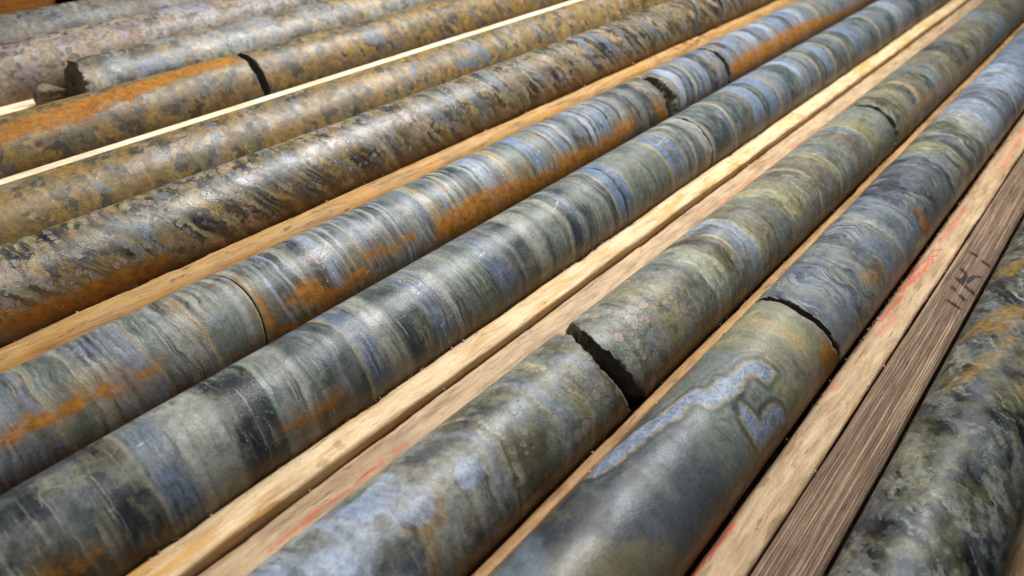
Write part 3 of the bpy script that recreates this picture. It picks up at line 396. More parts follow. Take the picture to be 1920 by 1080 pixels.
# ------------------------------------------------------------------ the rock of each row
SPEC = {
 'T8': dict(lam2=.7, gain=.80, seed=1, warp=(3.0, .30, 1.1, 1.1), edge=1.8, lam=(.27, .7), lampale=.45, lamdk=.55, mottle=.26, hue='greygreen', huemix=.20, hue2='palemottle', hue2mix=.25, stain=.75, ck=.5, specks=.55,
    patches=[('dkgreen', .8, 1.5, .62, .05, .35), ('olivepale', .7, 1.5, .62, .05, .3)],
    spots=[dict(k=1, s=4.6, r=.26, th=.42, c=('pale', 'pinkgrey'), rim=.0, xr=(100, 132), rs=.9, op=.75), dict(k=2, s=5.5, r=.20, th=.42, c=('pale', 'grey'), rim=.0, xr=(200, 226), op=.75)]),
 'T7': dict(lam2=.85, gain=.84, seed=2, warp=(3.5, .32, 1.5, 1.0), edge=1.6, lam=(.33, .8), lampale=.6, lamdk=.7, mottle=.24, hue='greygreen', huemix=.22, hue2='grey', hue2mix=.25, stain=.8, stz=-1.7, ck=.45,
    patches=[('tan', .6, 1.4, .62, .06, .4), ('paleblue', .8, 1.6, .64, .05, .35), ('rustdk', 1.1, 1.0, .70, .04, .5)]),
 'T9': dict(lam2=.4, gain=.88, seed=3, warp=(5, .34, 2.6, 1.0), edge=2.5, lam=(.24, .6), lampale=.32, lamcol='olivepale', lamdk=.45, mottle=.36, hue='brown', huemix=.30, hue2='olive', hue2mix=.35, tancol='gold', bluecol='paleb', darkcol='dkslate', fam=.7, featop=.75, stain=.65, ck=.25, rag=.4,
    spots=[dict(k=1, s=1.25, r=.46, th=.33, c=('pink', 'grey'), rim=.6, rc='dkbrown', xr=(215, 345), rs=.6, op=.85, wob=.22, drop=.2), dict(k=2, s=2.2, r=.40, th=.36, c=('pinkgrey', 'bluegrey'), rim=.6, rc='dkbrown', xr=(165, 350), rs=.7, op=.7, wob=.25)],
    patches=[('dkolive', .7, 1.6, .59, .03, .7), ('palemottle', .9, 1.4, .64, .03, .5), ('bluegrey', .6, 1.8, .64, .04, .5)]),
 'T10': dict(lam2=.75, gain=.84, seed=4, warp=(11, .28, 6.0, .8), edge=2.0, lam=(.22, .65), lampale=.32, lamdk=.5, mottle=.24, hue='slate', huemix=.3, hue2='greygreen', hue2mix=.30, stain=.6, ck=.12,
    patches=[('slateblue', .6, 2.4, .58, .04, .55), ('dkslate', .9, 2.4, .61, .04, .45), ('pale', .6, 3.0, .66, .03, .5)]),
 'T10f': dict(gain=.76, fam=.22, tancol='khaki', featop=.75, seed=4, warp=(9, .28, 3.0, 1.1), edge=2.0, lam=(.2, .18), lampale=.10, lamdk=.2, mottle=.17, hue='slate', huemix=.30, hue2='olive', hue2mix=.14, stain=.95, stz=-2.1, ck=.10, specks=.5, grain=.4,
    patches=[('slateblue', .4, 1.4, .60, .08, .3), ('dkslate', .6, 1.6, .62, .06, .3)]),
 'T6': dict(lam2=.4, seed=5, base='khaki', warp=(9, .3, 3, 1.2), edge=2.0, lam=(.17, .8), lampale=.45, lamcol='goldlt', lamdk=.4, mottle=.34, hue='gold', huemix=.3, hue2='dkolive', hue2mix=.4, stain=.6, stz=-1.6, ck=.2, rag=.24, featop=.92, gain=.78, spec=.45,
    patches=[('vdk', .24, 6.0, .47, .02, .95), ('olivepale', .24, 6.5, .575, .02, .9), ('gold', .3, 5.0, .60, .03, .7), ('vdk', .5, 4.0, .585, .015, .9), ('pink', .55, 1.6, .62, .010, .85), ('pinkgrey', 1.0, 1.4, .63, .010, .85), ('bluegrey', .3, 6, .645, .02, .8), ('black', 1.2, 1.6, .645, .012, .75)],
    spots=[dict(k=1, s=2.0, r=.38, th=.47, c=('pink', 'pinkgrey'), rim=.9, rc='black', rs=.45, wob=.5)]),
 'T5': dict(gain=.72, ro=.38, spec=.4, seed=6, base='khaki', warp=(9, .4, 4, 1.4), lam=(.16,.4), lampale=.2, lamdk=.3, mottle=.42, hue='gold', huemix=.8, hue2='dkolive', hue2mix=.35, stain=.7, ck=.35, ckc='dkbrown', rag=.36,
    patches=[('gold', .28, 1.6, .42, .05, .85), ('khaki', .3, 2.8, .60, .03, .85), ('pink', .5, 1.4, .62, .02, .6), ('dkbrown', .8, 1.6, .61, .015, .85), ('dkslate', 1.6, 1.4, .635, .012, .8), ('goldlt', .5, 2.0, .64, .02, .6)]),
 'T4': dict(gain=.74, ro=.38, spec=.4, seed=7, base='brown', warp=(8, .4, 4, 1.4), lam=(.16,.36), lampale=.2, lamdk=.3, mottle=.42, hue='gold', huemix=.8, hue2='dkbrown', hue2mix=.35, stain=.7, ck=.3, ckc='dkbrown', rag=.36,
    patches=[('gold', .3, 1.2, .41, .05, .88), ('mauve', .6, 1.0, .60, .02, .7), ('khaki', .3, 2.4, .60, .03, .8), ('dkbrown', 1.2, 1.0, .60, .012, .85), ('goldlt', .5, 1.8, .63, .02, .6), ('dkslate', 1.8, 1.0, .64, .012, .7)]),
 'T3': dict(gain=.76, ro=.38, spec=.4, seed=8, base='brown', warp=(8, .4, 4, 1.4), lam=(.2, .36), lampale=.25, lamdk=.35, mottle=.42, hue='goldlt', huemix=.45, hue2='paleblue', hue2mix=.4, stain=.5, ck=.3, rag=.36,
    patches=[('brown', .4, 1.4, .51, .03, .85), ('palemottle', .3, 2.2, .58, .03, .8), ('dkbrown', 1.2, 1.2, .60, .012, .85), ('tan', .4, 1.6, .62, .03, .7)], bluecol='bluegrey'),
 'T2': dict(featop=.45, ro=.42, spec=.35, seed=9, base='pinkgrey', warp=(8, .4, 4, 1.4), lam=(.3, .26), lampale=.2, lamdk=.4, mottle=.46, hue='mauve', huemix=.5, hue2='goldlt', hue2mix=.3, stain=.5, ck=.3, rag=.36, gain=.9,
    patches=[('mauve', .5, 1.4, .50, .03, .85), ('palemottle', .35, 1.8, .63, .03, .7), ('dkbrown', 1.6, 1.4, .55, .012, .85)], bluecol='paleblue'),
 'T1': dict(ro=.45, spec=.3, seed=10, base='grey', warp=(8, .4, 4, 1.4), lam=(.3, .26), lampale=.2, lamdk=.4, mottle=.42, hue='brown', huemix=.5, hue2='tan', hue2mix=.3, stain=.5, ck=.2, rag=.36, gain=.74,
    patches=[('brown', .4, 1.4, .51, .03, .8), ('dkslate', .7, 1.4, .55, .02, .85), ('palemottle', .4, 1.6, .65, .03, .6)]),
 'T11': dict(seed=11, base='greygreen', warp=(14, .3, 5, 1.0), lam=(.16, .3), lampale=.15, lamdk=.35, mottle=.55, hue='olivepale', huemix=.4, hue2='bluegrey', hue2mix=.3, stain=.3, ck=.6, ckc='dkslate', cks=.32, rag=.44, gain=.52, featop=.9, tancol='gold',
    patches=[('grey', .2, 1.2, .51, .05, .8), ('olivepale', .22, 1.8, .60, .08, .5), ('dkgreen', .3, 2.2, .52, .05, .9), ('dkolive', .6, 1.8, .58, .02, .85), ('black', .35, 2.2, .55, .02, .95), ('pale', .9, 1.8, .64, .02, .7)], darkcol='dkslate'),
}
TILT = {'T6': (-.1, -.65), 'T5': (.25, -.2), 'T9': (-.12, .25), 'T10': (.25, -.35), 'T11': (.9, -.9), 'T4': (.1, -.3)}
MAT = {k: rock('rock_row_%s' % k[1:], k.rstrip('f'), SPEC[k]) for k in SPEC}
FRAC = fracture_mat('broken_rock', (52, 51, 48), (128, 122, 108), .55)
FRACDK = fracture_mat('wet_black_rock', (40, 40, 38), (140, 134, 122), .3)
FRACLT = fracture_mat('pale_broken_rock', (104, 98, 84), (176, 166, 146), .7)

# ------------------------------------------------------------------ cores
NS = 88
def rimx(c, th, rho=1.0):
    if not isinstance(c, (list, tuple)): return np.full_like(th, float(c))
    return c[0]+rho*(c[1]*np.cos(th)+c[2]*np.sin(th))+rho**2*(c[3]*np.cos(2*th)+c[4]*np.sin(2*th))
def bake(tube, V, by=0, bz=0):
    """slowly varying fields of a row's rock, in row coordinates (cm)"""
    S_ = SPEC[tube]; sd = S_.get('seed', 0)*20; C = V*.1; band = V[:, 0]-by*V[:, 1]-bz*V[:, 2]
    wa, sa, wb, sb = S_.get('warp', (5, .35, 2.0, 1.6))
    band = band+wa*2*(nz(C*sa+sd, sd, 2)-.5)*1.2+wb*2*(nz(C*sb+sd*3, sd+1, 3)-.5)*1.2
    Fc = np.stack([band*.1, C[:, 1], C[:, 2]], 1)
    at = {'rest': C, 'band': band}
    at['na'] = np.stack([nz(C*.75+5, sd+2, 4), nz(Fc*1.0+9, sd+3, 4), nz(C*.42+2, sd+4, 2)], 1)
    rs = [q.get('rs', .55) for q in S_.get('spots', [])]+[.55, .55]
    at['nb'] = np.stack([nz(Fc*rs[0]+3, sd+5, 3), nz(Fc*rs[1]+8, sd+6, 3), nz(C*.9+4, sd+7, 3)], 1)
    pt = S_.get('patches', [])
    for k in range(0, len(pt), 3):
        ch = [nz(Fc*np.array([p[2], 1, 1])*p[1]+j*13.7, sd+8+j, 4) for j, p in enumerate(pt[k:k+3], k)]
        while len(ch) < 3: ch.append(np.zeros(len(V)))
        at['p%d' % (k//3)] = np.stack(ch, 1)
    return at
def core(tube, ca, cb, label, ra=.5, rb=.5, step=2.2, fa=None, fb=None, da=0.0, db=0.0, seed=0, mk=None):
    mk = mk or tube; d = D.get(tube, {}); by, bz = TILT.get(tube, (0, 0))
    th = np.radians(np.concatenate([np.linspace(-90, -12, 8)[:-1], np.linspace(-12, 180, NS-14), np.linspace(180, 270, 9)[1:]]))   # dense above, seam underneath
    y0 = -np.cos(th); z0 = np.sin(th)
    def endx(c, rough, rho, sd):
        x = rimx(c, th, rho)
        p = np.stack([y0*rho*2.2, z0*rho*2.2, np.full_like(th, sd)], 1)
        return x+rough*(1.5*fbm(p, sd, 4, .6)+.8*fbm(p*4.5, sd+9, 3, .6)+.35*fbm(p*13, sd+19, 2, .6))
    xa = endx(ca, ra, 1.0, seed*2+1); xb = endx(cb, rb, 1.0, seed*2+2)
    L = float(xb.mean()-xa.mean()); n = max(int(L/step), 8)
    u = np.concatenate([np.array([0, .35, .8, 1.6])/L, np.linspace(3/L, 1-3/L, n), 1-np.array([1.6, .8, .35, 0])/L])
    nr = len(u)
    Xg = xa[None, :]+(xb-xa)[None, :]*u[:, None]
    TH = np.repeat(th[None, :], nr, 0)
    pn = np.stack([Xg*.02, -np.cos(TH)*1.3, np.sin(TH)*1.3], -1)
    rr = RAD*(1+.0035*fbm(pn, seed+50, 3))
    # worn and chipped rims
    for dist, rough in ((u*L, ra), ((1-u)*L, rb)):
        chip = np.clip(fbm(np.stack([TH*3.1, Xg*.0+seed, TH*0], -1), seed+77, 4, .65)-.05, 0, 1)
        rr = rr-np.exp(-(dist[:, None]/ (.5+1.6*chip*min(rough+.3, 2)))**2)*(.22+3.0*chip*min(rough, 1.8))
    Yg = -rr*np.cos(TH); Zg = rr*np.sin(TH)
    V = [np.stack([Xg, Yg, Zg], -1).reshape(-1, 3)]
    S = (TH*RAD).reshape(-1)
    w1 = NS+1
    i = np.arange(nr-1)[:, None]*w1+np.arange(NS)[None, :]
    quads = [np.stack([i, i+1, i+1+w1, i+w1], -1).reshape(-1, 4)]
    nside = len(quads[0]); tris = []; base = nr*w1; sarr = [S]
    ncap = 0; capmat = []
    for side, (c, rough, row, sd, dome) in enumerate(((ca, ra, 0, seed*2+1, da), (cb, rb, nr-1, seed*2+2, db))):
        prev = np.arange(w1)+row*w1
        for rho in (.955, .88, .78, .66, .52, .36, .18):
            x = endx(c, rough, rho, sd)+dome*(1-rho**2)
            rad = rr[row]*rho
            V.append(np.stack([x, -rad*np.cos(th), rad*np.sin(th)], -1)); sarr.append(th*RAD)
            cur = base+np.arange(w1); base += w1
            a, b = prev[:-1], prev[1:]; c2, d2 = cur[1:], cur[:-1]
            q = np.stack([a, d2, c2, b], -1) if side == 0 else np.stack([a, b, c2, d2], -1)
            quads.append(q); capmat += [1+side]*len(q); prev = cur
        V.append(np.array([[float(endx(c, rough, 0.0, sd).mean())+dome, 0, 0]])); sarr.append(np.zeros(1))
        ctr = base; base += 1
        tq = np.stack([prev[:-1], np.full(NS, ctr), prev[1:]], -1) if side == 0 else np.stack([prev[:-1], prev[1:], np.full(NS, ctr)], -1)
        tris.append(tq); capmat_t = None
    V = np.concatenate(V); S = np.concatenate(sarr); quads = np.concatenate(quads); tris = np.concatenate(tris)
    rowi = np.arange(nr-1)[:, None]*np.ones(NS)[None, :]; tm_ = (th[:-1]+th[1:])/2
    nick = fbm(np.stack([tm_*4.0, np.full(NS, seed*1.7), tm_*0], 1), seed+31, 4, .65)[None, :]
    nick2 = fbm(np.stack([tm_*4.0, np.full(NS, seed*2.9+5), tm_*0], 1), seed+41, 4, .65)[None, :]
    side_m = np.zeros((nr-1, NS), int)
    if ra > .5: side_m[(rowi < 1+2.2*np.clip(nick+.1, 0, 1)) & (nick > -.12)] = 3
    if rb > .5: side_m[(rowi > nr-3-2.2*np.clip(nick2+.1, 0, 1)) & (nick2 > -.12)] = 3
    mi = list(side_m.reshape(-1))+capmat+[1]*NS+[2]*NS
    P2 = np.stack([V[:, 0], S], 1)
    at = bake(mk, V, by, bz)
    for k in ('rust', 'vein', 'dark', 'tan', 'blue'):
        if d.get(k): at[k] = poly_sdf(P2, d[k])
    if d.get('cracks'): at['cracks'] = line_sdf(P2, d['cracks'])
    xm = float(V[:, 0].mean()); loc = (xm*MM, YC[tube]*RAD*MM, 0)
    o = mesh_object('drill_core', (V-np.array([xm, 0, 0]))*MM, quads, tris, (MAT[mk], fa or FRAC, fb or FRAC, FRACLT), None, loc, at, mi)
    return tag(o, label, 'drill core', 'drill core pieces lying in the trays')

RM = D['rims']
core('T8', -60, 566.3, 'long blue-banded grey-green core lying alongside the palest wooden rail, near piece', .3, 1.4, 2.0, seed=1)
core('T8', 568.2, 1560, 'blue and green banded far core beyond the crumbly break beside the palest rail', 1.4, .4, 2.4, fa=FRACLT, seed=2)
core('T7', -60, RM['T7a'], 'grey-green core piece at the left edge before the hairline joint, lower rust smear', .3, .2, 2.0, seed=3)
core('T7', [RM['T7a'][0]+.8]+RM['T7a'][1:], 609.5, 'finely striped blue-grey core with a long orange rust streak along its side', .12, 2.6, 2.0, fb=FRACLT, seed=4)
core('T7', [620, 5, 2, 0, 0], 733.6, 'short blue-grey core piece between two breaks in the rust-streaked row', 3.4, 1.4, 1.8, fa=FRACLT, fb=FRACDK, da=-2, seed=5)
core('T7', [740.5, 0, 1.5, 0, 0], 1450, 'far blue striped core with broad orange rust band beyond the dark gap', .8, .4, 2.6, fa=FRACDK, seed=6)
core('T9', 20, RM['T9a'][0], 'mottled olive and pale blue foreground core in front of the wide black break', .4, 1.6, 1.8, fb=FRACDK, seed=7)
core('T9', [RM['T9a'][1][0]-1.5]+RM['T9a'][1][1:], 736.3, 'core with round brownish spots at its broken near end behind the wide black break', 2.4, .9, 2.0, fa=FRACDK, da=-7, seed=8)
core('T9', [744, 0, 3.0, 0, 0], 1650, 'brownish grey core with chipped white rim and rusty side, far right of the picture', 1.8, .4, 2.6, fa=FRACLT, seed=9)
core('T10', 90, RM['T10a'][0], 'dark slate core piece with wavy blue vein and blue heart-shaped patch in the foreground', .3, 1.1, 1.4, seed=10, mk='T10f')
core('T10', [RM['T10a'][1][0]-2.5]+RM['T10a'][1][1:], 905.5, 'slate-blue streaked core with small orange rust dabs beside the red-marked rail', 1.9, .8, 1.8, da=-4, seed=11)
core('T10', 909, 1560, 'pale blue core end at the right edge beyond a thin crack', .7, .4, 2.6, seed=12)
core('T11', 150, 900, 'big olive-grey core with dark blotches in the bottom right corner', .3, .3, 1.8, seed=13)
core('T6', 10, RM['T6a'], 'dark green core with pinkish blotches and slanting blue stripes, long near piece', .3, .7, 2.2, fb=FRACLT, seed=14)
core('T6', [RM['T6a'][0]+10]+RM['T6a'][1:], [917, 2, 3, 0, 0], 'short brownish core piece at the top edge between two dark joints', .7, .8, 2.2, seed=15)
core('T6', [926, 2, 3, 0, 0], 1300, 'last dark brown core piece of the pink-blotched row, at the top edge', .9, .4, 3.0, seed=16)
core('T5', 30, 1200, 'golden brown core with pinkish mottling just below the thin white strip', .3, .3, 2.6, seed=17)
core('T4', 60, 346.3, 'golden brown core piece with bright orange rust streak along its top', .3, 1.5, 2.4, seed=18)
core('T4', 353.8, 1050, 'grey and brown mottled core beyond the dark gap, just above the white strip', 1.5, .4, 3.0, fa=FRAC, da=-4, seed=19)
core('T3', RM['T3'], 950, 'pinkish grey core with pale blue patches and a jagged near end', 3.4, .4, 3.0, fa=FRACLT, seed=20)
core('T2', 110, 850, 'speckled pinkish brown core, second row from the far tray side', .3, .3, 3.0, seed=21)
core('T1', 120, 760, 'blurred grey core in the farthest row at the top left', .3, .3, 3.0, seed=22)

# ------------------------------------------------------------------ wooden trays
def rail(name, parent, y0, y1, zt, mat, zb=-1.25, rl=.10, rr=.10, xa=-120, xb=1750, amp=.35, step=5, marks=None, seed=0, crown=0.0, label=None):
    """a long lath with softened, slightly uneven edges; y0 < y1 and z in core radii"""
    y0, y1, zt, zb = (v*RAD for v in (y0, y1, zt, zb)); rl *= RAD; rr *= RAD
    pr = [(y0, zb), (y0, (zt-rl+zb)/2)]
    for a in np.linspace(0, 1, 5): pr.append((y0+rl*(1-math.cos(a*math.pi/2)), zt-rl+rl*math.sin(a*math.pi/2)))
    k = max(int((y1-y0-rl-rr)/1.6), 1)
    for a in np.linspace(0, 1, k+2)[1:-1]: pr.append((y0+rl+(y1-y0-rl-rr)*a, zt))
    for a in np.linspace(1, 0, 5): pr.append((y1-rr*(1-math.cos(a*math.pi/2)), zt-rr+rr*math.sin(a*math.pi/2)))
    pr += [(y1, (zt-rr+zb)/2), (y1, zb)]
    pr = np.array(pr); m = len(pr); nx = int((xb-xa)/step)+1; X = np.linspace(xa, xb, nx)
    ym = (y0+y1)/2; hw = (y1-y0)/2
    YY = np.repeat(pr[None, :, 0], nx, 0); ZZ = np.repeat(pr[None, :, 1], nx, 0); XX = np.repeat(X[:, None], m, 1)
    top = np.clip((ZZ-zb)/(zt-zb), 0, 1)**3
    ZZ = ZZ+crown*RAD*(1-((YY-ym)/hw)**2)*top
    n1 = fbm(np.stack([XX*.012, YY*.25, ZZ*.1+seed], -1), seed, 4, .6); n2 = fbm(np.stack([XX*.05, YY*.6, ZZ*.3+seed], -1), seed+5, 4, .65)
    ZZ = ZZ+top*amp*(n1*1.1+n2*.9); edge = np.abs(YY-ym)/hw
    chip = np.clip(fbm(np.stack([XX*.035, np.sign(YY-ym)*9.0+seed, XX*0], -1), seed+3, 5, .62)-.22, 0, 1)*np.clip((edge-.55)/.45, 0, 1)*top
    ZZ = ZZ-chip*5.0*amp/.35*.5
    YY = YY+top*amp*.9*fbm(np.stack([XX*.02, YY*0+seed, ZZ*.05], -1), seed+8, 4, .6)
    V = np.stack([XX, YY, ZZ], -1).reshape(-1, 3)
    i = np.arange(nx-1)[:, None]*m+np.arange(m-1)[None, :]
    q = [np.stack([i, i+m, i+m+1, i+1], -1).reshape(-1, 4)]
    j = np.arange(nx-1)*m; q.append(np.stack([j+m-1, j+2*m-1, j+m, j], -1))        # underside
    q = np.concatenate(q)
    tris = []
    for r0, fl in ((0, 0), ((nx-1)*m, 1)):
        for a in range(1, m-1): tris.append((r0, r0+a, r0+a+1) if not fl else (r0, r0+a+1, r0+a))
    at = {'rest': V*.1}
    for k2, v in (marks or {}).items(): at[k2] = line_sdf(V[:, :2], v)
    loc = np.array(parent.location) if parent else np.zeros(3)
    c = np.array([(xa+xb)/2, ym, 0])
    o = mesh_object(name, (V-c)*MM, q, np.array(tris), (mat,), parent, tuple(c*MM-loc), at)
    if label: o['label'] = label
    return o
def floor_board(parent, y0, y1, mat, xa=-120, xb=1750, zt=-1.0, seed=0):
    return rail('floor_board', parent, y0, y1, zt-.012, mat, zb=-1.24, rl=.03, rr=.03, xa=xa, xb=xb, amp=.12, step=12, seed=seed)
def fibres(parent, y, z, n, xs, mat, seed, side=1):
    """frayed wood fibres along a sawn edge"""
    rnd = random.Random(seed); V = []; T = []
    for k in range(n):
        x = rnd.uniform(*xs); L = rnd.uniform(1, 4) if rnd.random() < .9 else rnd.uniform(4, 7); a = rnd.uniform(-.5, .5); wd = rnd.uniform(.12, .4)
        p = np.array([x, y+rnd.uniform(-.6, .6), z-.5]); dr = np.array([math.cos(a)*rnd.choice((-1, 1)), side*abs(math.sin(a))*.7, rnd.uniform(.05, .45)]); q = p+dr*L
        md = p+dr*L*.5+np.array([0, 0, rnd.uniform(.2, 1.0)]); b = len(V)
        V += [p+(0, wd, 0), p-(0, wd, 0), p+(0, 0, wd), md+(0, wd*.7, 0), md-(0, wd*.7, 0), md+(0, 0, wd*.7), q]
        for i in range(3):
            j = (i+1) % 3; T += [(b+i, b+j, b+3+j), (b+i, b+3+j, b+3+i), (b+3+i, b+3+j, b+6)]
    V = np.array(V); at = {'rest': V*.1}; loc = np.array(parent.location)+np.array(parent.parent.location if parent.parent else (0, 0, 0))
    o = mesh_object('frayed_fibres', V*MM-loc, np.zeros((0, 4), int), np.array(T), (mat,), parent, (0, 0, 0), at, smooth=False)
    return tag(o, kind='stuff')

W_pale = wood('pale_pine', (222, 194, 152), (208, 176, 132), (164, 126, 86), stain=.7, stc=(200, 146, 66), dirt=.35, seed=1, marks=[('spill', (150, 104, 58), .6, 3.2, 4.0)])
W_six = wood('brown_pine', (190, 162, 126), (166, 137, 104), (116, 92, 68), stain=.4, stc=(138, 100, 66), dirt=.6, seed=2, marks=[('red', (200, 80, 60), .75, 1.4, 3.4)])
W_a = wood('worn_pine', (190, 162, 126), (168, 138, 104), (122, 94, 68), stain=.35, stc=(140, 102, 64), dirt=.6, seed=3, marks=[('red', (206, 66, 44), .85, 1.5, 4.0), ('faint', (200, 92, 72), .45, 3.4, 5.0)])
W_b = wood('weathered_grey_wood', (140, 114, 92), (118, 94, 74), (82, 62, 48), ridge=.45, dirt=.35, seed=4, marks=[('smudge', (132, 108, 92), .6, 8.0, 5.0), ('ink', (14, 14, 26), 1.0, 2.8, 1.0)], knots=.3)
W_beam = wood('stained_golden_beam', (182, 144, 90), (154, 116, 70), (94, 68, 40), stain=.45, stc=(186, 128, 34), dirt=.8, seed=5, knots=1.0, cracks=.75, marks=[('ink', (52, 38, 34), .8, 2.6, 2.0)])
W_white = wood('fresh_white_strip', (232, 218, 186), (222, 202, 164), (214, 180, 130), stain=.35, dirt=.25, seed=6, knots=0)
W_div = wood('thin_brown_lath', (182, 142, 94), (156, 116, 72), (110, 76, 44), stain=.4, stc=(110, 74, 40), dirt=.7, seed=7)
W_floor = wood('tray_floor_wood', (232, 208, 166), (216, 182, 132), (160, 116, 74), stain=.4, stc=(150, 96, 48), dirt=.4, seed=8)
W_edge = wood('fresh_sawn_edge', (232, 186, 132), (220, 168, 112), (190, 136, 84), stain=.1, dirt=.15, seed=9, knots=0)

def tray(yc, label): return empty('core_tray', (0.8, yc*RAD*MM, -1.25*RAD*MM), label, 'core tray', 'wooden core trays side by side')
spill5 = D['stain5']
tA = tray(-2.0, 'wooden tray with the weathered grey side rail at the right, holding the big blotched core')
rail('side_rail', tA, -.50, .31, .02, W_b, rl=.12, rr=.10, amp=.45, step=3, xa=100, xb=900, marks={'ink': D['ink'], 'smudge': D['smudge']}, seed=11, label='weathered grey side rail with dark ink marks')
floor_board(tA, -3.2, -.52, W_floor, xa=100, xb=900, seed=12)
tB = tray(3.2, 'wooden tray holding the vein-marked slate row and the brown-spotted row, red crayon on its rails')
rA = rail('side_rail', tB, .345, .97, .0, W_a, rl=.06, rr=.12, amp=.9, step=2.5, xa=100, xb=1500, marks={'red': D['redA'], 'faint': D['redAfaint']}, seed=13, label='pale brown side rail with red crayon marks')
r6 = rail('side_rail', tB, 5.36, 6.08, -.13, W_six, rl=.12, rr=.10, amp=.9, step=3.5, xa=0, marks={'red': D['red6']}, seed=14, label='brown side rail with a broken red crayon line')
dv = rail('divider', tB, 3.075, 3.275, .02, W_div, rl=.05, rr=.05, amp=.8, step=2.5, xa=80, xb=1600, seed=15)
floor_board(tB, .98, 5.35, W_floor, seed=16)
tC = tray(9.0, 'wooden tray with the palest yellowish rail, holding the blue-banded and rust-streaked rows')
r5 = rail('side_rail', tC, 6.115, 6.62, .02, W_pale, rl=.07, rr=.05, amp=.95, step=3, xa=-40, marks={'spill': spill5}, seed=17, label='pale yellowish pine side rail')
rail('side_rail', tC, 10.90, 11.36, .05, W_edge, rl=.04, rr=.04, amp=.12, step=5, xa=-60, seed=18)
floor_board(tC, 6.63, 10.89, W_floor, seed=19)
tD = tray(14.2, 'wooden tray with rounded golden beam and thin white rail, holding the pink-blotched and golden rows')
rb = rail('side_rail', tD, 11.42, 12.08, .02, W_beam, rl=.30, rr=.12, amp=1.0, step=3, xa=-60, seed=20, crown=.05, marks={'ink': D['ink67']}, label='stained golden beam with worn rounded top and faint ink marks')
rw = rail('side_rail', tD, 16.20, 16.83, .385, W_white, rl=.03, rr=.03, amp=.1, step=6, xa=-20, seed=21, label='thin fresh white wooden rail')
floor_board(tD, 12.09, 16.19, W_floor, seed=22)
tE = tray(21.0, 'farthest wooden tray at the top left, holding the rusty, pinkish and grey rows')
rail('side_rail', tE, 25.6, 26.2, -.2, W_floor, rl=.06, rr=.06, amp=.3, step=8, xa=40, seed=24)
floor_board(tE, 16.86, 25.6, W_floor, seed=25)
fibres(r5, 6.61*RAD-.4, .02*RAD, 70, (60, 900), W_pale, 3, 1)
fibres(rA, .97*RAD-.6, .0, 120, (350, 900), W_a, 4, 1)
fibres(rb, 12.06*RAD-.4, -.02*RAD, 60, (60, 700), W_beam, 5, 1)
fibres(dv, 3.07*RAD, .02*RAD, 70, (150, 700), W_div, 6, -1)

# ------------------------------------------------------------------ small things
def chunk(name, loc, size, seed, rowname, label, cat, squash=(1, 1, 1)):
    nu, nv = 40, 24; V = []; 
    ph = np.linspace(0, 2*math.pi, nu+1)[:-1]; th = np.linspace(.02, math.pi-.02, nv)
    Pt, Ph = np.meshgrid(th, ph, indexing='ij'); N = np.stack([np.sin(Pt)*np.cos(Ph), np.sin(Pt)*np.sin(Ph), np.cos(Pt)], -1)
    rnd = np.random.RandomState(seed); rad = np.full(N.shape[:2], 1.0)
    for k in range(9):                                           # cut flat broken facets
        d = rnd.normal(size=3); d /= np.linalg.norm(d); c = rnd.uniform(.38, .75)
        dt = N@d; rad = np.where(dt > .05, np.minimum(rad, c/np.maximum(dt, .05)), rad)
    rad = rad+.05*fbm(N*4, seed, 4, .6)
    V = (N*rad[..., None]*np.array(squash)*size).reshape(-1, 3)
    i = np.arange(nv-1)[:, None]*nu; j = np.arange(nu)[None, :]; j2 = (j+1) % nu
    q = np.stack([i+j, i+nu+j, i+nu+j2, i+j2], -1).reshape(-1, 4)
    tris = [(0, a, a+1) for a in range(1, nu-1)]; b = (nv-1)*nu; tris += [(b, b+a+1, b+a) for a in range(1, nu-1)]
    zmin = V[:, 2].min()
    at = bake(rowname, V+np.array(loc))
    o = mesh_object(name, (V-np.array([0, 0, zmin]))*MM, q, np.array(tris), (MAT[rowname],), None, tuple(np.array(loc)*MM), at, smooth=False)
    return tag(o, label, cat)
chunk('rock_fragment', (215, 658, -5.9), 15, 5, 'T1', 'jagged grey rock fragment on the pale block by the broken pinkish core', 'rock', (1.0, .95, .8))

def box_mesh(name, c, s, bev, mat, parent=None, label=None, cat=None):
    import bmesh
    bm = bmesh.new(); bmesh.ops.create_cube(bm, size=1)
    for v in bm.verts: v.co = Vector((v.co.x*s[0], v.co.y*s[1], v.co.z*s[2]))
    bmesh.ops.bevel(bm, geom=bm.edges[:], offset=bev, segments=3, affect='EDGES')
    me = bpy.data.meshes.new(name); bm.to_mesh(me); bm.free(); me.materials.append(mat)
    a = me.attributes.new('rest', 'FLOAT_VECTOR', 'POINT')
    co = np.zeros(len(me.vertices)*3, np.float32); me.vertices.foreach_get('co', co); a.data.foreach_set('vector', co*100)
    o = bpy.data.objects.new(name, me); col.objects.link(o); o.location = c
    if parent: o.parent = parent
    if label: tag(o, label, cat)
    return o
ZT = -1.25*RAD*MM
def plain(name, ca, cb, scale, ro):
    g = NT(name); tc = g.n('ShaderNodeTexCoord'); n = g.noise(tc.outputs['Object'], scale, 6, .65)
    g.put(g.b.inputs['Base Color'], g.mix(n, lin(ca), lin(cb))); g.b.inputs['Roughness'].default_value = ro
    g.put(g.b.inputs['Normal'], g.bump(n, .3, .001)); return g.m
W_crate = wood('orange_brown_board', (176, 112, 44), (150, 90, 32), (104, 60, 22), stain=.3, dirt=.3, seed=31)
crate = empty('wooden_crate', (.235, .955, ZT), 'blurred orange-brown wooden crate behind the farthest row', 'crate')
box_mesh('side_board', (0, -.075, .045), (.165, .012, .088), .002, W_crate, crate)
box_mesh('side_board', (0, .075, .045), (.165, .012, .088), .002, W_crate, crate)
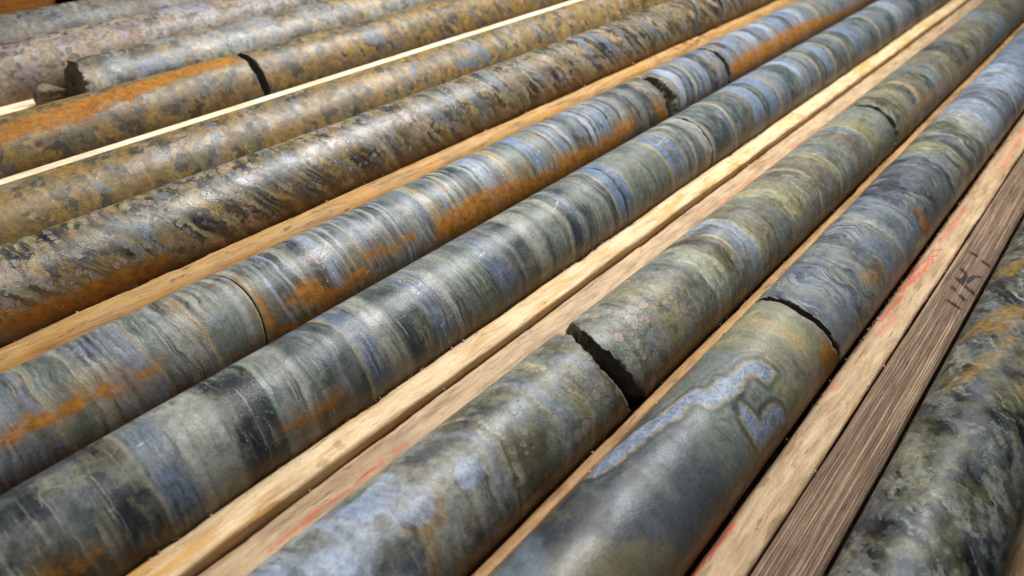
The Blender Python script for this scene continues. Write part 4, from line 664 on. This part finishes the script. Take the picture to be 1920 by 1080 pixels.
box_mesh('end_board', (-.0765, 0, .045), (.012, .137, .088), .002, W_crate, crate)
box_mesh('end_board', (.0765, 0, .045), (.012, .137, .088), .002, W_crate, crate)
box_mesh('lid', (0, 0, .096), (.172, .168, .013), .002, W_crate, crate)
stp = box_mesh('black_strap', (.337, .93, ZT+.034), (.022, .16, .068), .004, plain('black_plastic', (16, 16, 18), (30, 30, 32), 30, .4), None, 'dark upright strip between the orange crate and the grey slab', 'strip')
slab = empty('grey_slab', (.60, .925, ZT), 'blurred grey slab on battens behind the farthest row', 'slab')
gm = plain('grey_board', (112, 112, 110), (140, 138, 132), 12, .6)
box_mesh('slab_top', (0, 0, .052), (.46, .15, .02), .003, gm, slab)
for k in (-.18, 0, .18): box_mesh('batten', (k, 0, .021), (.04, .15, .041), .002, gm, slab)

W_block = wood('pale_block_wood', (240, 222, 190), (232, 206, 164), (176, 126, 80), stain=.5, stc=(150, 92, 44), dirt=.3, seed=33, knots=.3)
box_mesh('wooden_block', (.126, 20.55*RAD*MM, -18.6*MM), (.19, 1.9*RAD*MM, 25.6*MM), .0015, W_block, None, 'pale wooden spacer block filling the empty slot at the left edge', 'block')

def grit(name, lines, n, seed, mat, smin, smax):
    rnd = np.random.RandomState(seed); V = []; T = []
    for (y, z, xa, xb, sy) in lines:
        for k in range(n):
            x = rnd.uniform(xa, xb); sz = smin+(smax-smin)*rnd.rand()**3; b = len(V); c = np.array([x, y+rnd.normal()*sy, z+sz*.35])
            pts = rnd.normal(size=(5, 3)); pts /= np.linalg.norm(pts, axis=1)[:, None]
            pts = np.array([[1, 0, -.5], [-.5, .9, -.5], [-.5, -.9, -.5], [0, 0, .8], [.3, .4, .5]])+pts*.45
            V += list(c+pts*sz*np.array([1, .8, .7]))
            for f in ((0, 2, 1), (0, 4, 3), (0, 1, 4), (1, 3, 4), (1, 2, 3), (2, 0, 3)): T.append([b+i for i in f])
    V = np.array(V); at = bake('T9', V)
    o = mesh_object(name, V*MM, np.zeros((0, 4), int), np.array(T), (mat,), None, (0, 0, 0), at, smooth=False)
    return tag(o, 'fine rock crumbs and dirt along the rails between the cores', 'crumbs', kind='stuff')
YR = lambda v: v*RAD
grit('rock_crumbs', [(YR(1.0)-1.2, .3, 200, 900, .7), (YR(3.3)-.6, .9, 180, 900, .5), (YR(3.07)+.6, .9, 180, 900, .5), (YR(6.66)-1.2, .9, 40, 1000, .9), (YR(12.1)-2, .4, 60, 800, 1.2), (YR(6.08)-1, -3.6, 60, 900, 2.0), (YR(.36), .5, 280, 800, .6)], 60, 7, W_floor, .25, 1.1)

# ------------------------------------------------------------------ table under the trays
tm = plain('dark_bench', (44, 40, 36), (62, 56, 50), 6, .7)
V = np.array([[-6, -6, ZT-.002], [8, -6, ZT-.002], [8, 8, ZT-.002], [-6, 8, ZT-.002]])
tb = mesh_object('bench_surface', V, np.array([[0, 1, 2, 3]]), None, (tm,)); tag(tb, kind='structure')
